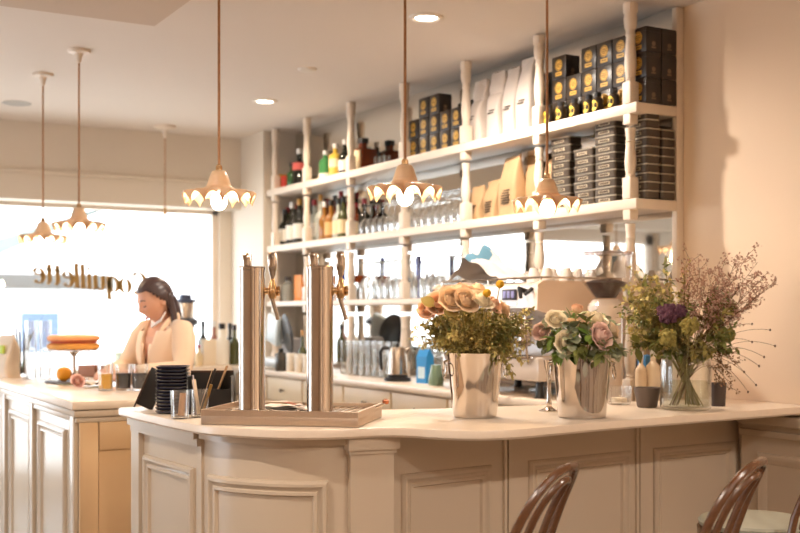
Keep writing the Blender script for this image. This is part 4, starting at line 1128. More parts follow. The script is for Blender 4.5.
def make_can():
    t = thing('canister', 'x', 'canister', (0, 0, 0), group='cream canisters')
    MB().lathe([(0, 0), (.034, 0), (.035, .005), (.035, .12), (.033, .124), (0, .124)], 20).build('can_body', c_('cream_canister', (226, 214, 196), .45), t)
    MB().lathe([(.0365, .110), (.037, .130), (.03, .134), (0, .134)], 20).build('can_lid', c_('ivory_lid', (236, 228, 214), .4), t); return t
cn = Kind(make_can())
for px, X, w_ in ((291, 3.345, 'left'), (299.5, 3.345, 'middle'), (308, 3.345, 'right')):
    cn.put(at(px, X, WT), 0, 'cream canister at the worktop edge between the beer towers, %s of three' % w_)
dj = make_bottle('dark glass jar left of the cream canisters on the worktop', .042, .165, c_('smoke_jar', (72, 68, 62), .15), M_black, label=None, neck=.15, shoulder=.75, name='storage_jar'); dj['category'] = 'jar'; dj.location = at(281, 3.31, WT)
cb_ = make_bottle('slim bottle with cork behind the cream canisters', .032, .30, G_olive, c_('cork', (196, 152, 104), .8), label=None, neck=.4); cb_.location = at(302.5, 3.43, WT)
lm = thing('lemon', 'yellow lemon behind the cream canisters between the beer towers', 'fruit', at(296, 3.43, WT)); MB().sphere((0, 0, .035), (.034, .045, .034), 20, 12, lambda q, d: q + Vector((0, .008 * max(0, abs(d.y) - .85) / .15 * (1 if d.y > 0 else -1), 0))).build('lemon_body', mat('lemon_peel', (226, 180, 52), .5, bump=.3, bscale=90), lm)

# ------------------------------------------------------------------ sideboard under the window
sb = thing('window_sideboard', 'brown wooden sideboard with pale top under the shop window', 'sideboard', (2.6, 8.68, 0))
MB().box2((-.65, -.30, 0), (.66, .30, WT - .042)).build('sideboard_body', mat('brown_plank_wood', (96, 66, 48), .5, var=.3, scale=6, stretch=(14, 14, 1)), sb)
MB().box2((-.68, -.33, WT - .04), (.672, .32, WT), bev=.006).build('sideboard_top', M_stone, sb)
def atY(px, Y, z): q = onY(px, Y); return (q.x, Y, z)
bl = thing('blender', 'steel juicer with dark collars by the right edge of the shop window', 'juicer', atY(185.5, 8.68, WT))
MB().lathe([(.085, 0), (.09, .02), (.08, .10), (.075, .12)], 28).build('motor_base', M_black, bl)
MB().lathe([(.068, .12), (.072, .30), (.072, .32)], 28).build('lower_drum', M_brush, bl)
MB().lathe([(.075, .32), (.105, .335), (.10, .365), (.075, .385)], 28).build('middle_collar', c_('slate_plastic', (70, 72, 80), .4), bl)
MB().lathe([(.066, .385), (.070, .50), (.068, .51)], 28).build('upper_drum', M_brush, bl)
MB().lathe([(.085, .51), (.09, .52), (.088, .535), (.05, .54), (.048, .575), (0, .58)], 28).build('juicer_lid', c_('slate_blue_lid', (64, 72, 96), .4), bl)
wj = make_bottle('white plastic bottle with black cap on the window sideboard', .062, .34, c_('white_plastic', (232, 224, 210), .45), M_black, label=None, neck=.3, shoulder=.5); wj.location = atY(222, 8.60, WT)
bb = tag(MB().box2((-.055, -.04, 0), (.055, .04, .21), bev=.004).build('carton_box', c_('cream_packet', (232, 214, 188), .6)), 'cream packet left of the white plastic bottle', 'box'); bb.location = atY(208.5, 8.62, WT)
for k, (px, body, cap, h, lab) in enumerate(((203, G_dark, M_black, .36, 'dark bottle behind the cream packet on the sideboard'), (214, c_('rose_liquor', (168, 112, 96), .1), C_white, .36, 'rosy bottle with white cap behind the cream packet'), (230, G_dark, M_black, .34, 'dark bottle right of the white plastic bottle, farther one'), (234.5, G_olive, M_black, .33, 'olive bottle right of the white plastic bottle, by the beer tower'))):
    b_ = make_bottle(lab, .042, h, body, cap, label=None); b_.location = atY(px, 8.78 if k < 3 else 8.60, WT)
rc = make_bottle('little bottle with red cap left of the cream packet', .035, .17, c_('pale_sauce', (214, 190, 150), .4), C_red, label=None); rc.location = atY(199, 8.50, WT)
pt = thing('green_tin', 'pale green round tin stack on the sideboard behind the woman', 'tin', atY(126, 8.72, WT))
MB().lathe([(0, 0), (.09, 0), (.09, .10), (.11, .104), (.11, .114), (0, .116)], 24).build('tin_body', c_('pale_celadon', (186, 196, 178), .5), pt)

# ------------------------------------------------------------------ things on the left service counter
Zc = TOP
bg = make_bag('paper_bag', 'beige paper bag with lime sticker at the far left counter edge', 'paper bag', .17, .11, .26, mat('beige_bag', (226, 206, 184), .8, bump=.3, bscale=25), fold=.03, seed=30)
q = onD(7, 6.9); bg.location = (q.x, q.y, Zc); bg.rotation_euler = (0, 0, .35)
m = MB(); m.box2((-.058, -.05, .15), (-.044, .0, .20), bev=.002); m.build('lime_sticker', c_('lime_sticker', (190, 208, 70), .5), bg)
q = onD(22, 7.05)
uj = make_tumbler('utensil_jar', .052, .22, 'clear jar holding dark utensils behind the upside-down glasses', None); uj.location = (q.x, q.y, Zc); uj['category'] = 'jar'
for k in range(6):
    a = k * 1.05
    stick('bar_spoon', 'dark handled utensil standing in the clear jar at far left', 'utensil', (q.x + .018 * math.cos(a), q.y + .018 * math.sin(a), Zc + .014), a, .12, .255 + .02 * (k % 3), .006, .006, c_('dark_utensil', (62, 50, 42), .4), grp='utensils in the jar', rnd=True)
lk = thing('leek_leaf', 'long flat green leaf standing in the jar at far left', 'leaf', (q.x, q.y, Zc + .014), -.5)
m = MB(); patch(m, 2, 12, lambda u, v: (.12 * v * v + .02 * v, (u - .5) * (.035 * (1 - v ** 6) + .004), .37 * v + .006 * abs(u - .5)), None); m.build('leaf_blade', c_('leek_green', (74, 110, 78), .5), lk)
hg = Kind(make_tumbler('highball_glass', .036, .175, 'x', 'upside-down highball glasses on the service counter', seg=18))
lab = 'clear highball glass in the two-high cluster at the left of the service counter'
for cx_, cy_ in ((0, 0), (.078, -.02), (.02, .082), (.10, .062)):
    q = onD(31, 6.75)
    for l in range(2): hg.put((q.x + cx_, q.y + cy_, Zc + .001 + l * .1775), 0, lab)
q = onD(74, 6.65)
cs_ = thing('cake_stand', 'footed cake stand on the service counter in front of the window', 'cake stand', (q.x, q.y, Zc))
MB().lathe([(0, 0), (.085, 0), (.085, .005), (.03, .018), (.012, .04), (.011, .14), (.03, .165), (.05, .172)], 32).build('stem', M_steel, cs_)
MB().lathe([(0, .170), (.155, .173), (.172, .180), (.172, .184), (.15, .178), (0, .176)], 48).build('plate', M_glass, cs_)
ca = thing('layer_cake', 'round golden cake with rosy filling on the cake stand', 'cake', (q.x, q.y, Zc + .178))
wob = lambda r, z, a: (r * (1 + .015 * math.sin(5 * a) + .01 * math.sin(9 * a + z * 40)), z)
MB().lathe([(0, 0), (.13, 0), (.152, .012), (.152, .032), (.135, .042), (0, .042)], 48, mod=wob).build('lower_layer', mat('golden_crust', (228, 160, 74), .7, var=.2, scale=20, bump=.4), ca)
MB().lathe([(0, .042), (.130, .042), (.138, .048), (.134, .055), (0, .055)], 48, mod=wob).build('filling', mat('rosy_filling', (196, 100, 78), .6), ca)
MB().lathe([(0, .055), (.14, .055), (.154, .064), (.152, .080), (.13, .09), (0, .094)], 48, mod=wob).build('upper_layer', mat('peach_crust', (232, 158, 104), .7, var=.15, scale=20, bump=.4), ca)
q = onD(68, 6.28)
bd = tag(MB().box((0, 0, .008), (.16, .27, .014), bev=.004).build('slate_board', c_('slate_board', (70, 62, 60), .5)), 'dark board with orange and knife on the service counter', 'board'); bd.location = (q.x, q.y, Zc); bd.rotation_euler = (0, 0, .2)
q2_ = onD(64, 6.28)
og = thing('orange_fruit', 'whole orange on the dark board', 'orange', (q2_.x, q2_.y, Zc + .0155)); MB().sphere((0, 0, .041), .042, 24, 16, lambda q, d: q * (1 - .04 * max(0, d.z) ** 8)).build('orange_peel', mat('orange_peel', (240, 160, 36), .45, bump=.3, bscale=110), og)
MB().lathe([(.005, .079), (.004, .083), (0, .084)], 8).build('stem_scar', c_('stem_scar', (110, 120, 50), .8), og)
q = onD(80, 6.2)
kn = thing('kitchen_knife', 'knife with pale handle lying on the dark board', 'knife', (q.x - .01, q.y - .02, Zc + .017), 1.1)
MB().box2((-.12, -.014, 0), (.02, .014, .002)).build('blade', M_steel, kn); MB().box((.075, 0, .006), (.11, .022, .012), bev=.004).build('handle', c_('pale_handle', (214, 196, 176), .4), kn)
q = onD(95, 7.02)
wb = thing('wooden_box', 'low brown wooden box behind the juice glass', 'box', (q.x, q.y, Zc), .3)
m = MB(); m.box2((-.06, -.10, 0), (.06, .10, .008)); m.box2((-.06, -.10, .001), (-.05, .10, .07)); m.box2((.05, -.10, .001), (.06, .10, .07)); m.box2((-.06, -.10, .001), (.06, -.09, .07)); m.box2((-.06, .09, .001), (.06, .10, .07)); m.build('box_body', c_('reddish_wood', (158, 104, 72), .6), wb)
q = onD(105.5, 5.72)
jg = make_tumbler('juice_glass', .040, .155, 'clear glass half full of orange juice with straw on the service counter', None); jg.location = (q.x, q.y, Zc)
MB().lathe([(0, .012), (.0325, .012), (.0355, .088), (0, .088)], 24).build('orange_juice', mat('orange_juice', (255, 184, 24), .3), jg)
MB().tube([(.0, -.01, .014), (.018, .02, .20)], .003, 8).build('straw', c_('pale_straw', (226, 214, 200), .5), jg)
bk = make_tumbler('filled_tumbler', .043, .135, 'x', 'tumblers with dark filling', th=.002)
MB().lathe([(0, .012), (.036, .012), (.0395, .088), (0, .086)], 24).build('dark_filling', mat('dark_berry', (30, 25, 34), .5, var=.4, scale=50, bump=.5, bscale=80), bk)
bkk = Kind(bk)
for px, lab in ((123.5, 'clear tumbler half full of dark berries, left one'), (140, 'clear tumbler half full of dark berries, right one by the menu board')):
    q = onD(px, 5.76); bkk.put((q.x, q.y, Zc), 0, lab); 
for o_ in list(C.objects):
    if o_.get('group') == 'tumblers with dark filling': o_['category'] = 'glass'

# the rose and its wrapper lying on the service counter are built with the flowers
# ------------------------------------------------------------------ flowers
def leafm(name, rgb): return mat(name, rgb, 0.5, var=.28, scale=18, spec=.3, sub=.25)
LF = [leafm('leaf_olive', (166, 152, 90)), leafm('leaf_yellow_green', (202, 184, 118)), leafm('leaf_deep_green', (124, 128, 70)), leafm('leaf_dusty_green', (158, 164, 134)), leafm('leaf_bright_green', (116, 142, 64))]
M_stem = mat('stem_green', (150, 138, 88), .6)
M_brown = mat('stem_brown', (116, 84, 58), .7)
def bez(P, t):
    P = [Vector(p) for p in P]
    while len(P) > 1: P = [a.lerp(b, t) for a, b in zip(P, P[1:])]
    return P[0]
def bez_pts(P, n): return [bez(P, i / n) for i in range(n + 1)]
def add_leaf(m, p, d, up, L, W, fold=.25, rnd=False):
    d = d.normalized(); s_ = d.cross(up)
    if s_.length < 1e-4: s_ = d.cross(Vector((1, 0, 0)))
    s_.normalize(); n = s_.cross(d)
    if rnd:
        prof = [(0, .15), (.2, .75), (.5, 1), (.8, .75), (1, .12)]
    else:
        prof = [(0, .1), (.3, .85), (.6, .8), (1, .03)]
    c_, l_, r_ = [], [], []
    for t, w_ in prof:
        c0 = p + d * L * t - n * L * .22 * t * t
        c_.append(m.v(c0)); l_.append(m.v(c0 + s_ * W * w_ + n * W * fold * w_)); r_.append(m.v(c0 - s_ * W * w_ + n * W * fold * w_))
    for i in range(len(prof) - 1):
        m.f([c_[i], c_[i + 1], l_[i + 1], l_[i]]); m.f([c_[i + 1], c_[i], r_[i], r_[i + 1]])
def rv(rnd, s=1.0): return Vector((rnd.uniform(-s, s), rnd.uniform(-s, s), rnd.uniform(-s, s)))
def sprig(name, lab, grp, B, E, T, rnd, leaf=None, n=24, L=.02, W=.006, t0=.45, side=3, stem_m=None, sr=.0018, round_=False, cat='sprig', tuft=0.03):
    """a leafy sprig from base B in the pot, over the rim at E, to its tip T"""
    B, E, T = Vector(B), Vector(E), Vector(T)
    P = [B, E, E.lerp(T, .55) + Vector((0, 0, (T - E).length * .16)), T]
    o = thing(name, lab, cat, B, group=grp)
    m = MB(); m.M = Matrix.Translation(-B)
    pts = bez_pts(P, 12); m.tube(pts, [sr * (1.3 - .8 * i / 12) for i in range(13)], 6); twigs = []
    for k in range(side):
        t = t0 + (1 - t0) * (k + .5) / side; p = bez(P, t); d = (bez(P, min(1, t + .05)) - p).normalized()
        q = p + (d * .8 + rv(rnd, .9)).normalized() * tuft * rnd.uniform(.7, 1.3)
        m.tube([p, p.lerp(q, .5) + Vector((0, 0, .004)), q], sr * .6, 5); twigs.append((p, q))
    m.build('stem', stem_m or M_stem, o)
    m = MB(); m.M = Matrix.Translation(-B)
    for k in range(n):
        t = t0 + (1 - t0) * (k + rnd.random()) / n; p = bez(P, min(t, 1)); d = (bez(P, min(1, t + .03)) - bez(P, t - .03)).normalized()
        dd = d * .5 + rv(rnd, 1).normalized()
        add_leaf(m, p, dd, Vector((0, 0, 1)) + rv(rnd, .4), L * rnd.uniform(.7, 1.25), W * rnd.uniform(.8, 1.2), rnd=round_)
    for p, q in twigs:
        for k in range(max(3, n // (side * 2))):
            pp = p.lerp(q, rnd.uniform(.3, 1)); add_leaf(m, pp, (q - p).normalized() * .6 + rv(rnd, 1).normalized(), Vector((0, 0, 1)) + rv(rnd, .4), L * rnd.uniform(.6, 1.1), W, rnd=round_)
    m.build('leaves', leaf, o, smooth=180)
    return o
def rose(name, lab, grp, B, E, T, r, m_, face, rnd, layers=4, bud=False, cat='rose'):
    B, E, T, face = Vector(B), Vector(E), Vector(T), Vector(face).normalized()
    o = thing(name, lab, cat, B, group=grp)
    m = MB(); m.M = Matrix.Translation(-B); m.tube(bez_pts([B, E, T - face * r * 1.6, T - face * r * .5], 10), .0028, 8); m.build('stem', M_stem, o)
    Q = face.to_track_quat('Z', 'Y').to_matrix().to_4x4()
    m = MB(); m.M = Matrix.Translation(T - B) @ Q
    m.sphere((0, 0, -.25 * r), (r * .34, r * .34, r * .42), 14, 8)
    layers += 1
    for l in range(layers):
        f_ = (l + 1) / layers; n = 3 + (l + 1) // 2 + (l > 2)
        if bud: f_ *= .6
        for k in range(n):
            a0 = 2 * PI * (k + .5 * (l % 2)) / n + l * .7 + rnd.uniform(-.2, .2); half = 2 * PI / n * .72
            jit = rnd.uniform(-.06, .06)
            g = []
            for i in range(7):
                v = i / 6; row = []
                for j in range(8):
                    u = j / 7 - .5; a = a0 + u * 2 * half * (.5 + .5 * math.sin(min(1, v * 1.25) * PI / 2))
                    c_ = 1 - abs(2 * u) ** 2.5
                    belly = .22 + .70 * f_
                    rr = r * (belly * math.sin(min(1, .12 + v * 1.05) * PI * (.5 + .22 * (1 - f_))) + (.22 * f_ * f_ + jit) * v ** 3 + .02 * (1 - c_))
                    top = .30 + .35 * (1 - f_) - .10 * f_
                    rr *= 1 + .045 * math.sin(u * 11 + k * 2.1 + l) * v
                    zz = r * (.05 * math.sin(u * 9 + k * 1.7 + l) * v - .60 + (top + .60) * (v ** .8) * (.80 + .20 * c_) - .16 * f_ * f_ * v ** 5)
                    row.append(m.v((rr * math.cos(a), rr * math.sin(a), zz)))
                g.append(row)
            for i in range(6):
                for j in range(7): m.f([g[i][j], g[i][j + 1], g[i + 1][j + 1], g[i + 1][j]])
    m.build('petals', m_, o, smooth=180)
    m = MB(); m.M = Matrix.Translation(T - B) @ Q
    for k in range(5):
        a = 2 * PI * k / 5; add_leaf(m, Vector((0, 0, -.5 * r)), Vector((math.cos(a), math.sin(a), .1)), Vector((0, 0, 1)), r * .8, r * .16)
    m.build('sepals', LF[4], o, smooth=180)
    return o
R_peach = mat('petal_peach', (252, 220, 186), .6, var=.10, scale=14); R_deep = mat('petal_coral_peach', (250, 206, 176), .6, var=.12, scale=14)
R_cream = mat('petal_cream', (252, 238, 212), .6, var=.06, scale=14); R_pink = mat('petal_blush_pink', (250, 214, 202), .6, var=.12, scale=14)

M_bucket = mat('silver_plate', (212, 204, 196), 0.08, 1.0, var=0.02)
def bucket(lab, loc, rt, rb, h, handles):
    t = thing('silver_bucket', lab, 'bucket', loc)
    MB().lathe([(0, .001), (rb * .94, .001), (rb * .985, .006), (rb, .014), (rb + (rt - rb) * .5, h * .5), (rt, h - .004), (rt + .003, h), (rt + .0005, h + .003), (rt - .003, h), (rt - .004, h - .01), (rb - .004, .02), (0, .018)], 72).build('bucket_body', M_bucket, t, smooth=50)
    for az in handles:
        m = MB(); m.M = Matrix.Rotation(az, 4, 'Z')
        for k in range(13): pass
        m.tube([(rt - .002, 0, h - .03), (rt + .012, 0, h - .035), (rt + .006, 0, h - .05)], .005, 8)
        m.tube([(rt + .006 + .006 * math.sin(a * .5), .026 * math.sin(a), h - .07 + .026 * math.cos(a)) for a in [2 * PI * k / 24 for k in range(25)]], .003, 8)
        m.build('ring_handle', M_bucket, t)
    return t
# --- bouquet one
rnd = random.Random(21)
b1 = onD(475, 4.27)
BH = .248
bucket('tapered silver bucket of peach roses, left of the two on the bar', (b1.x, b1.y, TOP), .110, .084, BH, [math.radians(160), math.radians(-20)])
def pt(px, Z, y): return onD(px, Z, EYE + (313 - y) * Z / FPX)
def rimpt(c, T, r, h):
    d = Vector((T[0] - c.x, T[1] - c.y)); 
    d = d.normalized() * min(r * .8, d.length * .6) if d.length > 1e-6 else d
    return Vector((c.x + d.x, c.y + d.y, TOP + h + .005))
def basept(c, T, r, rnd):
    d = Vector((c.x - T[0], c.y - T[1])); d = d.normalized() * r * .35 if d.length > 1e-6 else d
    return Vector((c.x + d.x + rnd.uniform(-.015, .015), c.y + d.y + rnd.uniform(-.015, .015), TOP + .03))
lab = 'fine-leaved olive green sprig in the left silver bucket'
k = 0
for ring in range(120):
    a = rnd.uniform(0, 2 * PI); rr = .20 * math.sqrt(rnd.random()) ; zz = TOP + BH + .045 + (.20 - rr * .55) * (.35 + .65 * rnd.random())
    T = Vector((b1.x + rr * math.cos(a), b1.y + rr * math.sin(a), zz))
    sprig('foliage_sprig', lab, 'olive sprigs in the left silver bucket', basept(b1, T, .07, rnd), rimpt(b1, T, .104, BH), T, rnd, LF[rnd.choice([0, 0, 1, 1, 2])], n=34, L=.019, W=.0052, t0=.5, side=5, tuft=.04)
for px, Z, y in ((415, 4.2, 326), (412, 4.25, 338), (425, 4.2, 345), (432, 4.15, 318), (420, 4.3, 312), (520, 4.2, 350), (512, 4.15, 375), (522, 4.2, 362), (505, 4.15, 360), (532, 4.3, 330), (528, 4.25, 310), (440, 4.1, 340), (450, 4.05, 335), (430, 4.2, 332), (516, 4.2, 335), (524, 4.25, 345)):
    T = pt(px, Z, y)
    sprig('foliage_sprig', lab, 'olive sprigs in the left silver bucket', basept(b1, T, .07, rnd), rimpt(b1, T, .104, BH) + Vector((0, 0, .03)), T, rnd, LF[rnd.choice([0, 1, 1])], n=34, L=.022, W=.006, t0=.45, side=5, tuft=.04)
for k in range(34):
    a = rnd.uniform(0, 2 * PI); rr = rnd.uniform(.10, .165); zz = TOP + BH + rnd.uniform(.0, .075)
    T = Vector((b1.x + rr * math.cos(a), b1.y + rr * math.sin(a), zz))
    sprig('foliage_sprig', lab, 'olive sprigs in the left silver bucket', basept(b1, T, .05, rnd), rimpt(b1, T, .10, BH) + Vector((0, 0, .02)), T, rnd, LF[rnd.choice([0, 1, 1])], n=26, L=.019, W=.0052, t0=.55, side=5, tuft=.035)
names_ = ['leftmost rose', 'second rose from the left', 'third rose from the left', 'fourth rose from the left', 'fifth rose from the left', 'sixth rose from the left', 'rightmost rose', 'left one of the back row', 'middle one of the back row', 'right one of the back row']
for k, (px, Z, y, r, mm_, fc) in enumerate(((427, 4.15, 309, .036, R_deep, (-.8, -.7, .3)), (438, 4.10, 303, .044, R_deep, (-.5, -.8, .5)), (452, 4.06, 299, .047, R_peach, (-.2, -.9, .5)), (467, 4.06, 300, .046, R_peach, (0, -.9, .5)), (482, 4.09, 299, .045, R_cream, (.2, -.7, .8)), (493, 4.13, 304, .040, R_deep, (.4, -.7, .7)), (505, 4.18, 309, .034, R_peach, (.7, -.6, .4)), (446, 4.20, 293, .044, R_peach, (-.4, -.2, 1)), (462, 4.18, 290, .046, R_deep, (0, -.3, 1)), (478, 4.20, 290, .044, R_peach, (.2, -.2, 1)))):
    T = pt(px, Z, y); E = rimpt(b1, T, .104, BH)
    rose('rose', 'peach rose in the left silver bucket, ' + names_[k], 'peach roses in the left bucket', basept(b1, T, .05, rnd), E, T, r, mm_, fc, rnd)
for k, (px, Z, y, l2) in enumerate(((500, 4.14, 284, 'at the top right'), (487, 4.06, 293, 'between the roses'))):
    T = pt(px, Z, y); o = thing('billy_button', 'round yellow ball flower in the left bouquet, ' + l2, 'flower', basept(b1, T, .05, rnd))
    m = MB(); Bq = Vector(o.location); m.M = Matrix.Translation(-Bq); m.tube(bez_pts([Bq, rimpt(b1, T, .104, BH), T], 10), .002, 6); m.build('stem', M_stem, o)
    m = MB(); m.sphere(T - Bq, .0155, 18, 12); m.build('flower_head', mat('yellow_ball', (222, 172, 44), .8, var=.2, scale=200, bump=.9, bscale=260), o)
for k, (px, Z, y, az) in enumerate(((434, 4.08, 306, 0), (444, 4.06, 311, 1))):
    T = pt(px, Z, y); o = thing('eucalyptus_leaf', 'round dusty green leaf over the peach roses, ' + ['left', 'right'][k], 'leaf', basept(b1, T, .05, rnd)); Bq = Vector(o.location)
    m = MB(); m.M = Matrix.Translation(-Bq); m.tube(bez_pts([Bq, rimpt(b1, T, .104, BH), T], 10), .0018, 6); m.build('stem', M_stem, o)
    m = MB(); m.M = Matrix.Translation(T - Bq); add_leaf(m, Vector((0, 0, 0)), Vector((.8, -.5, -.1)) if k else Vector((-.6, .3, .5)), Vector((-.3, -.9, .5)), .055, .024, rnd=True); m.build('leaf_blade', leafm('leaf_bronze_green', (146, 128, 70)), o, smooth=180)

# --- bouquet two
rnd = random.Random(5)
b2 = onD(582, 4.26); BH2 = .243
bucket('tapered silver bucket with ring handles, right of the two on the bar', (b2.x, b2.y, TOP), .113, .092, BH2, [math.radians(150), math.radians(-30)])
lab = 'dusty round-leaved eucalyptus sprig in the right silver bucket'
for px, Z, y in ((540, 4.25, 340), (545, 4.2, 328), (568, 4.1, 322), (572, 4.08, 338), (560, 4.1, 350), (612, 4.3, 348), (622, 4.25, 352), (596, 4.1, 350), (615, 4.3, 325), (585, 4.1, 330), (552, 4.4, 320), (605, 4.45, 315), (560, 4.3, 312)):
    T = pt(px, Z, y); sprig('eucalyptus_sprig', lab, 'eucalyptus in the right silver bucket', basept(b2, T, .07, rnd), rimpt(b2, T, .104, BH2), T, rnd, LF[3], n=11, L=.042, W=.019, t0=.5, side=1, round_=True)
lab = 'bright green leafy sprig in the right silver bucket'
for px, Z, y in ((583, 4.08, 345), (590, 4.07, 335), (578, 4.06, 350), (553, 4.15, 338), (548, 4.2, 346), (600, 4.1, 354), (586, 4.1, 320), (592, 4.3, 312), (612, 4.2, 340), (570, 4.3, 315), (556, 4.1, 352), (606, 4.1, 350)):
    T = pt(px, Z, y); sprig('foliage_sprig', lab, 'green sprigs in the right silver bucket', basept(b2, T, .07, rnd), rimpt(b2, T, .104, BH2), T, rnd, LF[rnd.choice([4, 2, 4])], n=12, L=.052, W=.015, t0=.5, side=1)
nm2 = ['cream rose at upper left', 'pale cream rose lower left', 'peach rose at left centre', 'coral bud at the top', 'cream rose behind the pink one', 'large blush pink rose at right', 'pale pink rose at the left edge', 'small peach rose at right edge']
for k, (px, Z, y, r, mm_, fc, bud) in enumerate(((556, 4.14, 319, .036, R_cream, (-.4, -.8, .6), 0), (566, 4.10, 342, .042, R_cream, (-.2, -1, .2), 0), (574, 4.2, 326, .034, R_peach, (-.1, -.8, .6), 0), (577, 4.18, 309, .032, R_deep, (-.1, -.5, .9), 1), (597, 4.2, 318, .040, R_cream, (.1, -.5, .9), 0), (602, 4.11, 336, .050, R_pink, (.2, -1, .3), 0), (541, 4.2, 331, .034, R_pink, (-.9, -.5, .4), 0), (614, 4.2, 330, .030, R_peach, (.9, -.5, .4), 0))):
    T = pt(px, Z, y); rose('rose', nm2[k] + ' of the right silver bucket', 'roses in the right bucket', basept(b2, T, .05, rnd), rimpt(b2, T, .104, BH2), T, r, mm_, fc, rnd, layers=3 if bud else 4, bud=bool(bud))
q = onD(549, 4.52)
gb = thing('silver_goblet', 'slim silver footed stand whose foot shows left of the right silver bucket', 'goblet', (q.x, q.y, TOP))
MB().lathe([(0, 0), (.042, 0), (.042, .004), (.020, .012), (.010, .022), (.013, .035), (.008, .05), (.009, .15), (.018, .18), (.022, .21), (.020, .21), (.016, .185), (0, .16)], 28).build('goblet_body', M_bucket, gb)

# --- bouquet three, in the glass vase
rnd = random.Random(9)
b3 = onD(685.5, 4.60); VH = .245
vz = thing('glass_vase', 'clear glass vase with wild flowers near the right wall', 'vase', (b3.x, b3.y, TOP))
MB().lathe([(0, .001), (.088, .001), (.102, .008), (.104, .02), (.104, VH * .72), (.098, VH * .86), (.092, VH * .93), (.098, VH), (.095, VH), (.089, VH * .93), (.095, VH * .86), (.101, VH * .72), (.101, .02), (.09, .013), (0, .011)], 56).build('vase_glass', glass_mat('vase_clear', (.97, .98, .97), .8, .02, power=2.6), vz)
MB().lathe([(0, .0135), (.09, .0135), (.0995, .022), (.0998, .118), (0, .118)], 48).build('water', glass_mat('water_tint', (.93, .95, .91), .15, power=3.0), vz)
def base3(rnd, T=None, low=.28):
    if T is None: a = rnd.uniform(0, 2 * PI)
    else: a = math.atan2(b3.y - T[1], b3.x - T[0]) + rnd.uniform(-.5, .5)
    if rnd.random() < low: r, z = rnd.uniform(.03, .075), .018
    else: r, z = rnd.uniform(.0, .04), rnd.uniform(.13, .2)
    return Vector((b3.x + r * math.cos(a), b3.y + r * math.sin(a), TOP + z))
def rim3(T):
    d = Vector((T[0] - b3.x, T[1] - b3.y)); d = d.normalized() * min(.06, d.length * .5) if d.length > 1e-6 else d
    return Vector((b3.x + d.x, b3.y + d.y, TOP + VH + .01))
lab = 'yellow green leafy sprig at the left of the glass vase bouquet'
for k in range(64):
    px = rnd.uniform(622, 690); y = rnd.uniform(262, 345) + max(0, (650 - px)) * .25; Z = rnd.uniform(4.45, 4.75)
    T = pt(px, Z, y); sprig('foliage_sprig', lab, 'yellow green sprigs in the vase', base3(rnd, T), rim3(T), T, rnd, LF[rnd.choice([0, 1, 1, 0, 2])], n=18, L=.025, W=.0075, t0=.55, side=4, tuft=.05)
lab = 'olive leafy sprig in the middle of the glass vase bouquet'
for k in range(40):
    px = rnd.uniform(660, 735); y = rnd.uniform(290, 360); Z = rnd.uniform(4.45, 4.75)
    T = pt(px, Z, y); sprig('foliage_sprig', lab, 'olive sprigs in the vase', base3(rnd, T), rim3(T), T, rnd, LF[rnd.choice([0, 2, 2, 0])], n=14, L=.032, W=.010, t0=.55, side=3, tuft=.04)
lab = 'broad green leaf sprig hanging left of the glass vase'
for px, y in ((634, 350), (641, 344), (652, 340)):
    T = pt(px, 4.5, y); sprig('foliage_sprig', lab, 'broad leaves at the vase rim', base3(rnd, T), rim3(T) + Vector((0, 0, .04)), T, rnd, leafm('leaf_olive_broad', (108, 104, 48)), n=7, L=.05, W=.018, t0=.7, side=1)
M_plum = mat('plum_flower', (100, 62, 82), .8, var=.5, scale=90, bump=.9, bscale=140)
M_hyd = mat('green_cluster', (146, 134, 70), .8, var=.35, scale=80, bump=.9, bscale=140)
def cluster(name, lab, T, r, m_, rnd, n=60, cat='flower'):
    B = base3(rnd, T); o = thing(name, lab, cat, B)
    m = MB(); m.M = Matrix.Translation(-B); m.tube(bez_pts([B, rim3(T), T], 10), .003, 6); m.build('stem', M_stem, o)
    m = MB(); m.M = Matrix.Translation(T - B)
    m.sphere((0, 0, 0), r * .72, 14, 10)
    for k in range(n):
        d = rv(rnd, 1).normalized(); m.sphere(d * r * .78 * rnd.uniform(.85, 1.1), r * rnd.uniform(.14, .24), 7, 5)
    m.build('flower_head', m_, o); return o
cluster('cockscomb_flower', 'dark plum flower head in the glass vase bouquet', pt(668, 4.48, 313), .048, M_plum, rnd, 90)
cluster('cockscomb_flower', 'smaller dark plum flower head right of the larger one', pt(680, 4.47, 311), .030, M_plum, rnd, 60)
cluster('hydrangea_cluster', 'yellow green cluster below the plum flower', pt(668, 4.44, 338), .042, M_hyd, rnd, 70)
cluster('hydrangea_cluster', 'yellow green cluster right of the plum flower', pt(690, 4.42, 326), .042, M_hyd, rnd, 70)
cluster('hydrangea_cluster', 'olive green cluster at the right of the vase bouquet', pt(727, 4.55, 335), .036, M_hyd, rnd, 60)
M_lim = mat('dusty_mauve_bits', (190, 150, 130), .8, var=.3, scale=60)
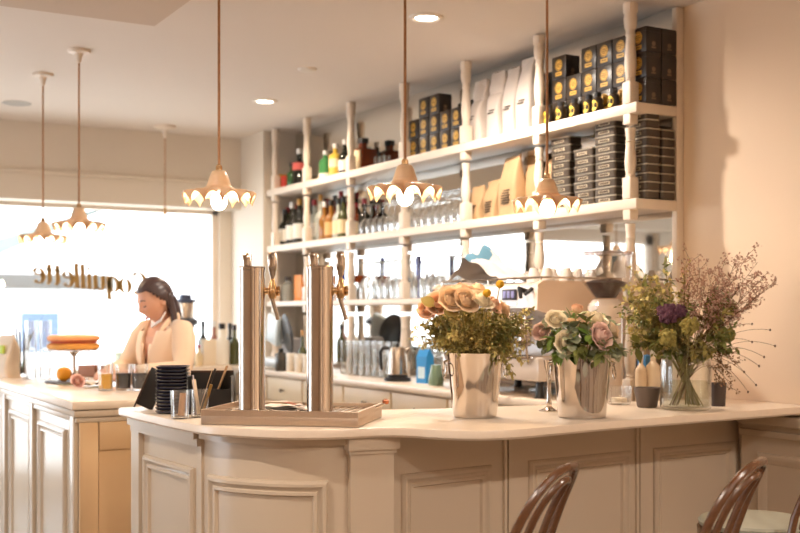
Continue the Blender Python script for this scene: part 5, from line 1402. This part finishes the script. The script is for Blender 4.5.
def spray(lab, grp, T, rnd, nb=16, bits=8, spread=.10, m_=M_lim, name='statice_spray', t0=.45):
    B = base3(rnd, T); E = rim3(T); o = thing(name, lab, 'flower', B, group=grp)
    P = [B, E, E.lerp(T, .5) + Vector((0, 0, .03)), T]
    m = MB(); m.M = Matrix.Translation(-B); m.tube(bez_pts(P, 12), [.0017 * (1.2 - .07 * i) for i in range(13)], 5); tips = []
    for k in range(nb):
        t = t0 + (1 - t0) * (k + .5) / nb; p = bez(P, t); d = (bez(P, min(1, t + .04)) - bez(P, t - .02)).normalized()
        q = p + (d * .9 + rv(rnd, .9)).normalized() * spread * rnd.uniform(.5, 1.1) * (1.15 - .5 * t)
        m.tube([p, p.lerp(q, .5) + rv(rnd, .006), q], .0008, 4); tips.append((p, q))
    m.build('stem', M_brown, o)
    m = MB(); m.M = Matrix.Translation(-B)
    for p, q in tips:
        for k in range(bits):
            c0 = p.lerp(q, rnd.uniform(.45, 1.05)) + rv(rnd, .010)
            add_leaf(m, c0, rv(rnd, 1) + Vector((0, 0, .5)), rv(rnd, 1), .012 * rnd.uniform(.7, 1.3), .0042, fold=.6)
    m.build('spray_head', m_, o, smooth=180)['kind'] = 'stuff'
lab = 'airy mauve brown spray at the upper right of the vase bouquet'
for px, y, Z in ((690, 258, 4.6), (700, 268, 4.7), (712, 275, 4.6), (724, 264, 4.7), (736, 262, 4.6), (748, 254, 4.65), (758, 262, 4.6), (766, 276, 4.6), (775, 284, 4.65), (742, 285, 4.6), (755, 300, 4.6), (730, 295, 4.5), (715, 290, 4.55), (684, 270, 4.5), (705, 285, 4.5), (760, 290, 4.7)):
    spray(lab, 'mauve sprays in the vase', pt(px, Z, y), rnd)
lab = 'fine hanging brown grass spray right of the glass vase'
for px, y in ((722, 385), (728, 372), (733, 390), (738, 362)):
    T = pt(px, 4.55, y); spray(lab, 'hanging grass by the vase', T, rnd, nb=10, bits=5, spread=.05, m_=mat('straw_bits', (150, 116, 84), .8), name='grass_spray', t0=.6)
lab = 'long thin bare stem with a dark seed tip fanning out right of the vase'
for px, y in ((752, 324), (752, 342), (775, 346), (764, 357), (759, 366), (756, 385), (748, 392), (744, 372), (770, 330)):
    T = pt(px, rnd.uniform(4.5, 4.7), y); B = base3(rnd, T); o = thing('seed_stem', lab, 'stem', B, group='bare seed stems in the vase')
    m = MB(); m.M = Matrix.Translation(-B); E = rim3(T); m.tube(bez_pts([B, E, E.lerp(T, .5) + Vector((0, 0, .06)), T], 14), .0009, 5); m.build('stem', M_brown, o)
    m = MB(); m.sphere(T - B, (.004, .004, .0055), 8, 6); m.build('seed_tip', mat('seed_brown', (84, 56, 44), .7), o)

# --- small things by the vase
q = onD(647, 4.72)
gp = thing('dark_pot', 'small dark taupe tapered pot left of the glass vase', 'pot', (q.x, q.y, TOP))
MB().lathe([(0, 0), (.038, 0), (.042, .004), (.056, .080), (.056, .084), (.051, .084), (.038, .012), (0, .010)], 32).build('pot_body', mat('taupe_clay', (98, 84, 76), .6, bump=.2), gp)
q = onD(619, 4.86)
MR = lambda r, z, a: (r * (1 + .025 * math.cos(28 * a)), z)
tl = thing('ribbed_glass', 'ribbed clear tealight glass between bucket and taupe pot', 'glass', (q.x, q.y, TOP))
MB().lathe([(0, .001), (.044, .001), (.050, .008), (.054, .080), (.0515, .080), (.047, .012), (0, .010)], 112, mod=MR).build('glass_body', M_glass, tl)
MB().lathe([(0, .0115), (.034, .0115), (.034, .03), (0, .03)], 20).build('candle', c_('ivory_wax', (238, 220, 192), .6), tl)
q = onD(718, 4.78)
dp = thing('dark_tumbler', 'dark grey cup half hidden right of the glass vase', 'cup', (q.x, q.y, TOP)); MB().lathe([(0, 0), (.030, 0), (.036, .10), (.033, .10), (.028, .01), (0, .01)], 24).build('cup_body', c_('dark_grey_cup', (74, 62, 58), .4), dp)
# behind the bar end: candles and bottles on the back worktop
for k, (px, r, h, col, lab) in enumerate(((617, .05, .34, (236, 208, 176), 'thick cream bottle behind the ribbed tealight glass'), (641, .028, .24, (240, 218, 190), 'slim cream bottle behind the taupe pot'), (653, .036, .26, (244, 226, 200), 'cream bottle with dark pattern behind the taupe pot'))):
    b_ = make_bottle(lab, r, h, c_('cream_glaze%d' % k, col, .4), C_white, label=None, neck=.25, shoulder=.6); b_.location = at(px, (3.72, 3.66, 3.72)[k], WT)
q = at(646, 3.76, WT)
bp = tag(MB().box2((-.03, -.03, 0), (.03, .03, .22), bev=.004).build('carton_box', mat('blue_packet', (66, 128, 178), .5)), 'blue packet behind the taupe pot', 'box'); bp.location = q

# --- the rose lying on the left service counter
rnd = random.Random(3)
qa = onD(78, 5.93, TOP + .036); qb = onD(58, 6.12, TOP + .006)
Bz = Vector((qb.x, qb.y, TOP + .006)); Tz = Vector((qa.x, qa.y, TOP + .038))
rose('rose', 'single pink rose lying on the service counter beside the juice glass', None, Bz, Bz.lerp(Tz, .6) - Vector((0, 0, .012)), Tz, .036, mat('petal_rose_pink', (252, 204, 190), .6, var=.12, scale=14), (Tz - Bz) + Vector((0, -.02, .10)), rnd)
q = onD(96, 5.86)
wr_ = thing('rose_sprig', 'loose green sprig lying between the pink rose and the juice glass', 'sprig', (q.x, q.y, TOP + .004), -.45)
m = MB(); m.tube([(-.06, 0, 0), (0, .004, .002), (.06, 0, .001)], .002, 6); m.build('stem', M_stem, wr_)
m = MB()
for k in range(8): add_leaf(m, Vector((-.03 + k * .012, 0, .003)), Vector((.8, .6 * (-1) ** k, .35)), Vector((0, 0, 1)), .035, .010)
m.build('leaves', LF[2], wr_, smooth=180)
q = onD(90, 6.05)
pp = thing('paper_napkin', 'small crumpled pale napkin behind the pink rose', 'napkin', (q.x, q.y, TOP + .002))
m = MB(); patch(m, 14, 10, lambda u, v: ((u - .5) * .13, (v - .5) * .09, .003 + .022 * abs(math.sin(u * 6 + v * 3)) * (1 - abs(2 * u - 1) ** 3)))
m.build('napkin_paper', mat('pale_napkin', (238, 226, 208), .9), pp, smooth=180)
# ------------------------------------------------------------------ the woman at the service counter
q = onD(168, 6.23)
wm = thing('person', 'woman in a cream open-collar blouse with dark tied hair looking down at the counter', 'person', (q.x, q.y, 0), math.radians(202))
M_skin = mat('skin', (226, 172, 144), .5, var=.06, scale=10, sub=.12)
def loft(m, secs, seg=24, closed=True, keep=None):
    """rings of (centre, half depth x, half width y)"""
    rows = []
    for c0, rx, ry in secs:
        c0 = Vector(c0); rows.append([m.v(c0 + Vector((rx * math.cos(2 * PI * k / seg), ry * math.sin(2 * PI * k / seg), 0))) for k in range(seg)])
    for A, B in zip(rows, rows[1:]):
        for k in range(seg):
            q_ = [A[k], A[(k + 1) % seg], B[(k + 1) % seg], B[k]]
            if keep is None or keep(sum((v.co for v in q_), Vector()) / 4): m.f(q_)
    if closed: m.f(rows[0][::-1]); m.f(rows[-1])
HM = Matrix.Translation((.095, 0, 1.522)) @ Matrix.Rotation(math.radians(-16), 4, 'Z') @ Matrix.Rotation(math.radians(27), 4, 'Y')
def g(x, s): return math.exp(-(x / s) ** 2)
def headfn(q_, d):
    x, y, z = q_
    if z < 0:
        t = min(1, -z / .115); y *= 1 - .36 * t ** 1.4; x = x * (1 - .10 * t) + .014 * t * (1 if x > 0 else 0) * (1 if x > 0 else 0)
        if x < 0: x *= 1 - .35 * t
    if d.x > 0:
        f_ = d.x
        x += f_ * (.019 * g(y, .012) * g(z + .022, .017) + .010 * g(y, .008) * g(z - .0, .024) + .006 * g(z - .026, .012) * g(abs(y) - .026, .022)
                   - .008 * g(z - .006, .013) * g(abs(y) - .029, .014) + .006 * g(z + .060, .008) * g(y, .020) + .004 * g(z + .074, .008) * g(y, .018) - .004 * g(z + .067, .004) * g(y, .02)
                   + .010 * g(z + .104, .016) * g(y, .020) + .005 * g(abs(y) - .04, .018) * g(z + .025, .02))
    return Vector((x, y, z))
m = MB()
loft(m, [((0, 0, .80), .10, .155), ((0, 0, .88), .115, .17), ((.0, 0, .96), .105, .155), ((.01, 0, 1.06), .088, .125), ((.022, 0, 1.16), .10, .135), ((.03, 0, 1.25), .108, .15), ((.03, 0, 1.32), .095, .158), ((.025, 0, 1.365), .075, .14), ((.03, 0, 1.39), .055, .08)])
m.tube([(.025, 0, 1.36), (.04, 0, 1.41), (.065, 0, 1.46), (.08, 0, 1.50)], [.060, .050, .048, .050], 20)
m.M = HM; m.sphere((0, 0, 0), (.093, .074, .114), 56, 44, headfn); m.M = Matrix.Identity(4)
for s in (-1, 1):
    m.M = HM; m.sphere((-.012, s * .074, -.012), (.018, .009, .030), 14, 10); m.M = Matrix.Identity(4)
    sh = Vector((.025, s * .155, 1.345)); el = Vector((.10, s * .225, 1.145)); wr = Vector((.315, s * .115, 1.135))
    m.sphere(sh, (.055, .055, .05), 16, 10)
    m.tube([sh, sh.lerp(el, .5), el], [.050, .044, .037], 18); m.tube([el, el.lerp(wr, .35), wr], [.038, .036, .025], 18); m.sphere(el, .038, 14, 10)
    d = (wr - el).normalized(); sd_ = Vector((-d.y, d.x, 0)).normalized() * s
    pl = wr + d * .085 + Vector((0, 0, -.004))
    m.tube([wr - d * .01, wr + d * .03, wr + d * .06, pl], [.024, .030, .036, .033], 16, flat=(1.0, .5))
    for j, (o_, l_) in enumerate(((-.028, .068), (-.010, .076), (.010, .072), (.027, .056))):
        b0 = pl + sd_ * o_ - d * .015; m.tube([b0, b0 + d * l_ * .45 + Vector((0, 0, -.006)), b0 + d * l_ * .75 + Vector((0, 0, -.020)), b0 + d * l_ * .9 + Vector((0, 0, -.034))], [.0095, .009, .008, .007], 10)
    b0 = wr + d * .035 - sd_ * .024; m.tube([b0, b0 - sd_ * .022 + d * .025, b0 - sd_ * .028 + d * .05 + Vector((0, 0, -.012))], [.012, .0105, .009], 10)
    m.tube([(0, s * .085, .86), (.01, s * .09, .50), (0, s * .09, .09)], [.085, .060, .040], 18)
    m.tube([(-.05, s * .09, .045), (.05, s * .095, .04), (.15, s * .10, .028)], [.04, .042, .028], 14)
body = m.build('body', M_skin, wm, smooth=180)
rm = body.modifiers.new('join', 'REMESH'); rm.mode = 'VOXEL'; rm.voxel_size = .0055; rm.use_smooth_shade = True
sm = body.modifiers.new('soften', 'SMOOTH'); sm.factor = .5; sm.iterations = 2
# face details
M_hair = mat('dark_brown_hair', (74, 56, 54), .40, var=.35, scale=30, stretch=(1, 1, .15))
m = MB(); m.M = HM
for s in (-1, 1):
    m.tube([(.086, s * .014, .031), (.084, s * .032, .036), (.071, s * .052, .029)], [.0028, .0032, .0018], 8)
m.build('eyebrow', M_hair, wm)
m = MB(); m.M = HM
for s in (-1, 1): m.tube([(.082, s * .017, .001), (.0835, s * .029, -.003), (.076, s * .044, .001)], [.0016, .0024, .0018], 8)
m.build('eyelashes', mat('lash_black', (34, 24, 22), .6), wm)
m = MB(); m.M = HM
m.tube([(.083, -.022, -.066), (.093, -.010, -.063), (.0945, 0, -.0645), (.093, .010, -.063), (.083, .022, -.066)], [.0015, .0035, .003, .0035, .0015], 10)
m.tube([(.082, -.020, -.068), (.091, 0, -.073), (.082, .020, -.068)], [.0015, .004, .0015], 10)
m.build('lips', mat('lip_rose', (196, 122, 106), .4), wm)
# hair
m = MB(); m.M = HM
def hairfn(q_, d):
    x, y, z = q_
    return Vector((x * 1.0 - .006, y, z)) * (1 + .012 * math.sin(18 * math.atan2(d.y, d.z)))
m.sphere((-.006, 0, .010), (.103, .087, .120), 48, 36, hairfn)
dele = []
for f_ in m.bm.faces:
    c0 = HM.inverted() @ f_.calc_center_median()
    hl = .080 - 1.5 * max(0, c0.x * -1 + .045)          # hairline falls from the brow towards the ear
    if c0.x > -.022 and c0.z < hl: dele.append(f_)
    elif c0.z < -.075: dele.append(f_)
bmesh.ops.delete(m.bm, geom=dele, context='FACES')
m.M = Matrix.Identity(4)
def lock(P, R, fl): m.tube(bez_pts(P, 14), [R[0] + (R[1] - R[0]) * (i / 14) for i in range(15)], 16, flat=fl)
p0 = HM @ Vector((-.055, 0, -.02))
for s, len_ in ((1, .20), (-1, .14)):
    a = HM @ Vector((-.060, s * .048, .01)); b_ = HM @ Vector((-.062, s * .056, -.07)); e_ = Vector((.01, s * .095, 1.36)); e2 = Vector((.055, s * .105, 1.36 - len_ * .55))
    lock([a, b_, e_, e2], (.036, .016), (1, .7))
lock([p0, HM @ Vector((-.10, 0, -.06)), Vector((-.06, 0, 1.40)), Vector((-.085, .02, 1.27))], (.065, .025), (1, .8))
hr = m.build('hair', M_hair, wm, smooth=180)
so = hr.modifiers.new('thickness', 'SOLIDIFY'); so.thickness = .006
# mask lowered under the chin
m = MB(); m.M = HM
m.tube([(-.005, .062, -.075), (.04, .050, -.108), (.072, 0, -.122), (.04, -.050, -.108), (-.005, -.062, -.075)], [.008, .014, .018, .014, .008], 10, flat=(1, .5))
m.build('chin_mask', mat('white_mask', (238, 234, 230), .8), wm)
# blouse
M_blouse = mat('cream_blouse', (240, 208, 176), .75, var=.04, scale=12, bump=.35, bscale=22, sheen=.2)
m = MB()
V = lambda c0: not (c0.x > .03 and abs(c0.y) < max(0, (c0.z - 1.13) * .27) + (.0 if c0.z < 1.36 else .03))
loft(m, [((0, 0, .84), .150, .190), ((0, 0, .90), .148, .190), ((.005, 0, .98), .135, .178), ((.012, 0, 1.06), .125, .165), ((.02, 0, 1.10), .126, .166), ((.026, 0, 1.16), .130, .170), ((.03, 0, 1.20), .132, .174), ((.031, 0, 1.24), .130, .178), ((.03, 0, 1.28), .124, .183), ((.028, 0, 1.32), .112, .187), ((.026, 0, 1.35), .098, .180), ((.022, 0, 1.375), .080, .150), ((.022, 0, 1.395), .068, .105), ((.022, 0, 1.415), .064, .075)], 48, closed=False, keep=V)
for s in (-1, 1):
    sh = Vector((.025, s * .155, 1.345)); el = Vector((.10, s * .225, 1.145)); wr = Vector((.315, s * .115, 1.135))
    pts = [sh + Vector((0, -s * .06, .028)), sh + Vector((0, -s * .01, .012)), sh.lerp(el, .18) + Vector((0, s * .012, 0)), sh.lerp(el, .55) + Vector((-.004, s * .012, 0)), el + Vector((-.006, s * .008, 0)), el.lerp(wr, .35) + Vector((0, s * .006, -.010)), el.lerp(wr, .7) + Vector((0, 0, -.006)), el.lerp(wr, .98)]
    m.tube(pts, [.045, .062, .068, .066, .062, .058, .050, .038], 24)
bz = m.build('blouse', M_blouse, wm, smooth=180)
so = bz.modifiers.new('thickness', 'SOLIDIFY'); so.thickness = .004
tx = bpy.data.textures.new('folds', 'CLOUDS'); tx.noise_scale = .09
dp_ = bz.modifiers.new('folds', 'DISPLACE'); dp_.texture = tx; dp_.strength = .016; dp_.mid_level = .5
for s in (-1, 1):   # collar lapels
    m = MB(); pts = [(.022 - .04, s * .075, 1.435), (.065, s * .074, 1.405), (.115, s * .072, 1.33), (.148, s * .045, 1.24), (.160, s * .014, 1.14)]
    m.tube(bez_pts(pts, 14), [.020, .024, .028, .03, .03, .03, .029, .028, .026, .024, .022, .019, .016, .013, .010], 12, flat=(.35, 1)); m.build('lapel', M_blouse, bz, smooth=180)
m = MB(); m.box((.153, .095, 1.165), (.008, .085, .018), rz=math.radians(28), bev=.003); m.build('pocket_flap', M_blouse, bz)
m = MB()
loft(m, [((0, 0, .80), .125, .178), ((0, 0, .90), .128, .180), ((0, 0, .94), .125, .172)], 32, closed=False)
for s in (-1, 1): m.tube([(0, s * .088, .86), (.01, s * .092, .50), (0, s * .092, .10)], [.095, .075, .062], 22)
m.build('trousers', mat('dark_trousers', (52, 50, 56), .8), wm, smooth=180)
for s in (-1, 1):
    m = MB(); m.tube([(-.06, s * .09, .048), (.05, s * .095, .045), (.16, s * .10, .034)], [.045, .048, .034], 16); m.build('shoe', M_black, wm, smooth=180)
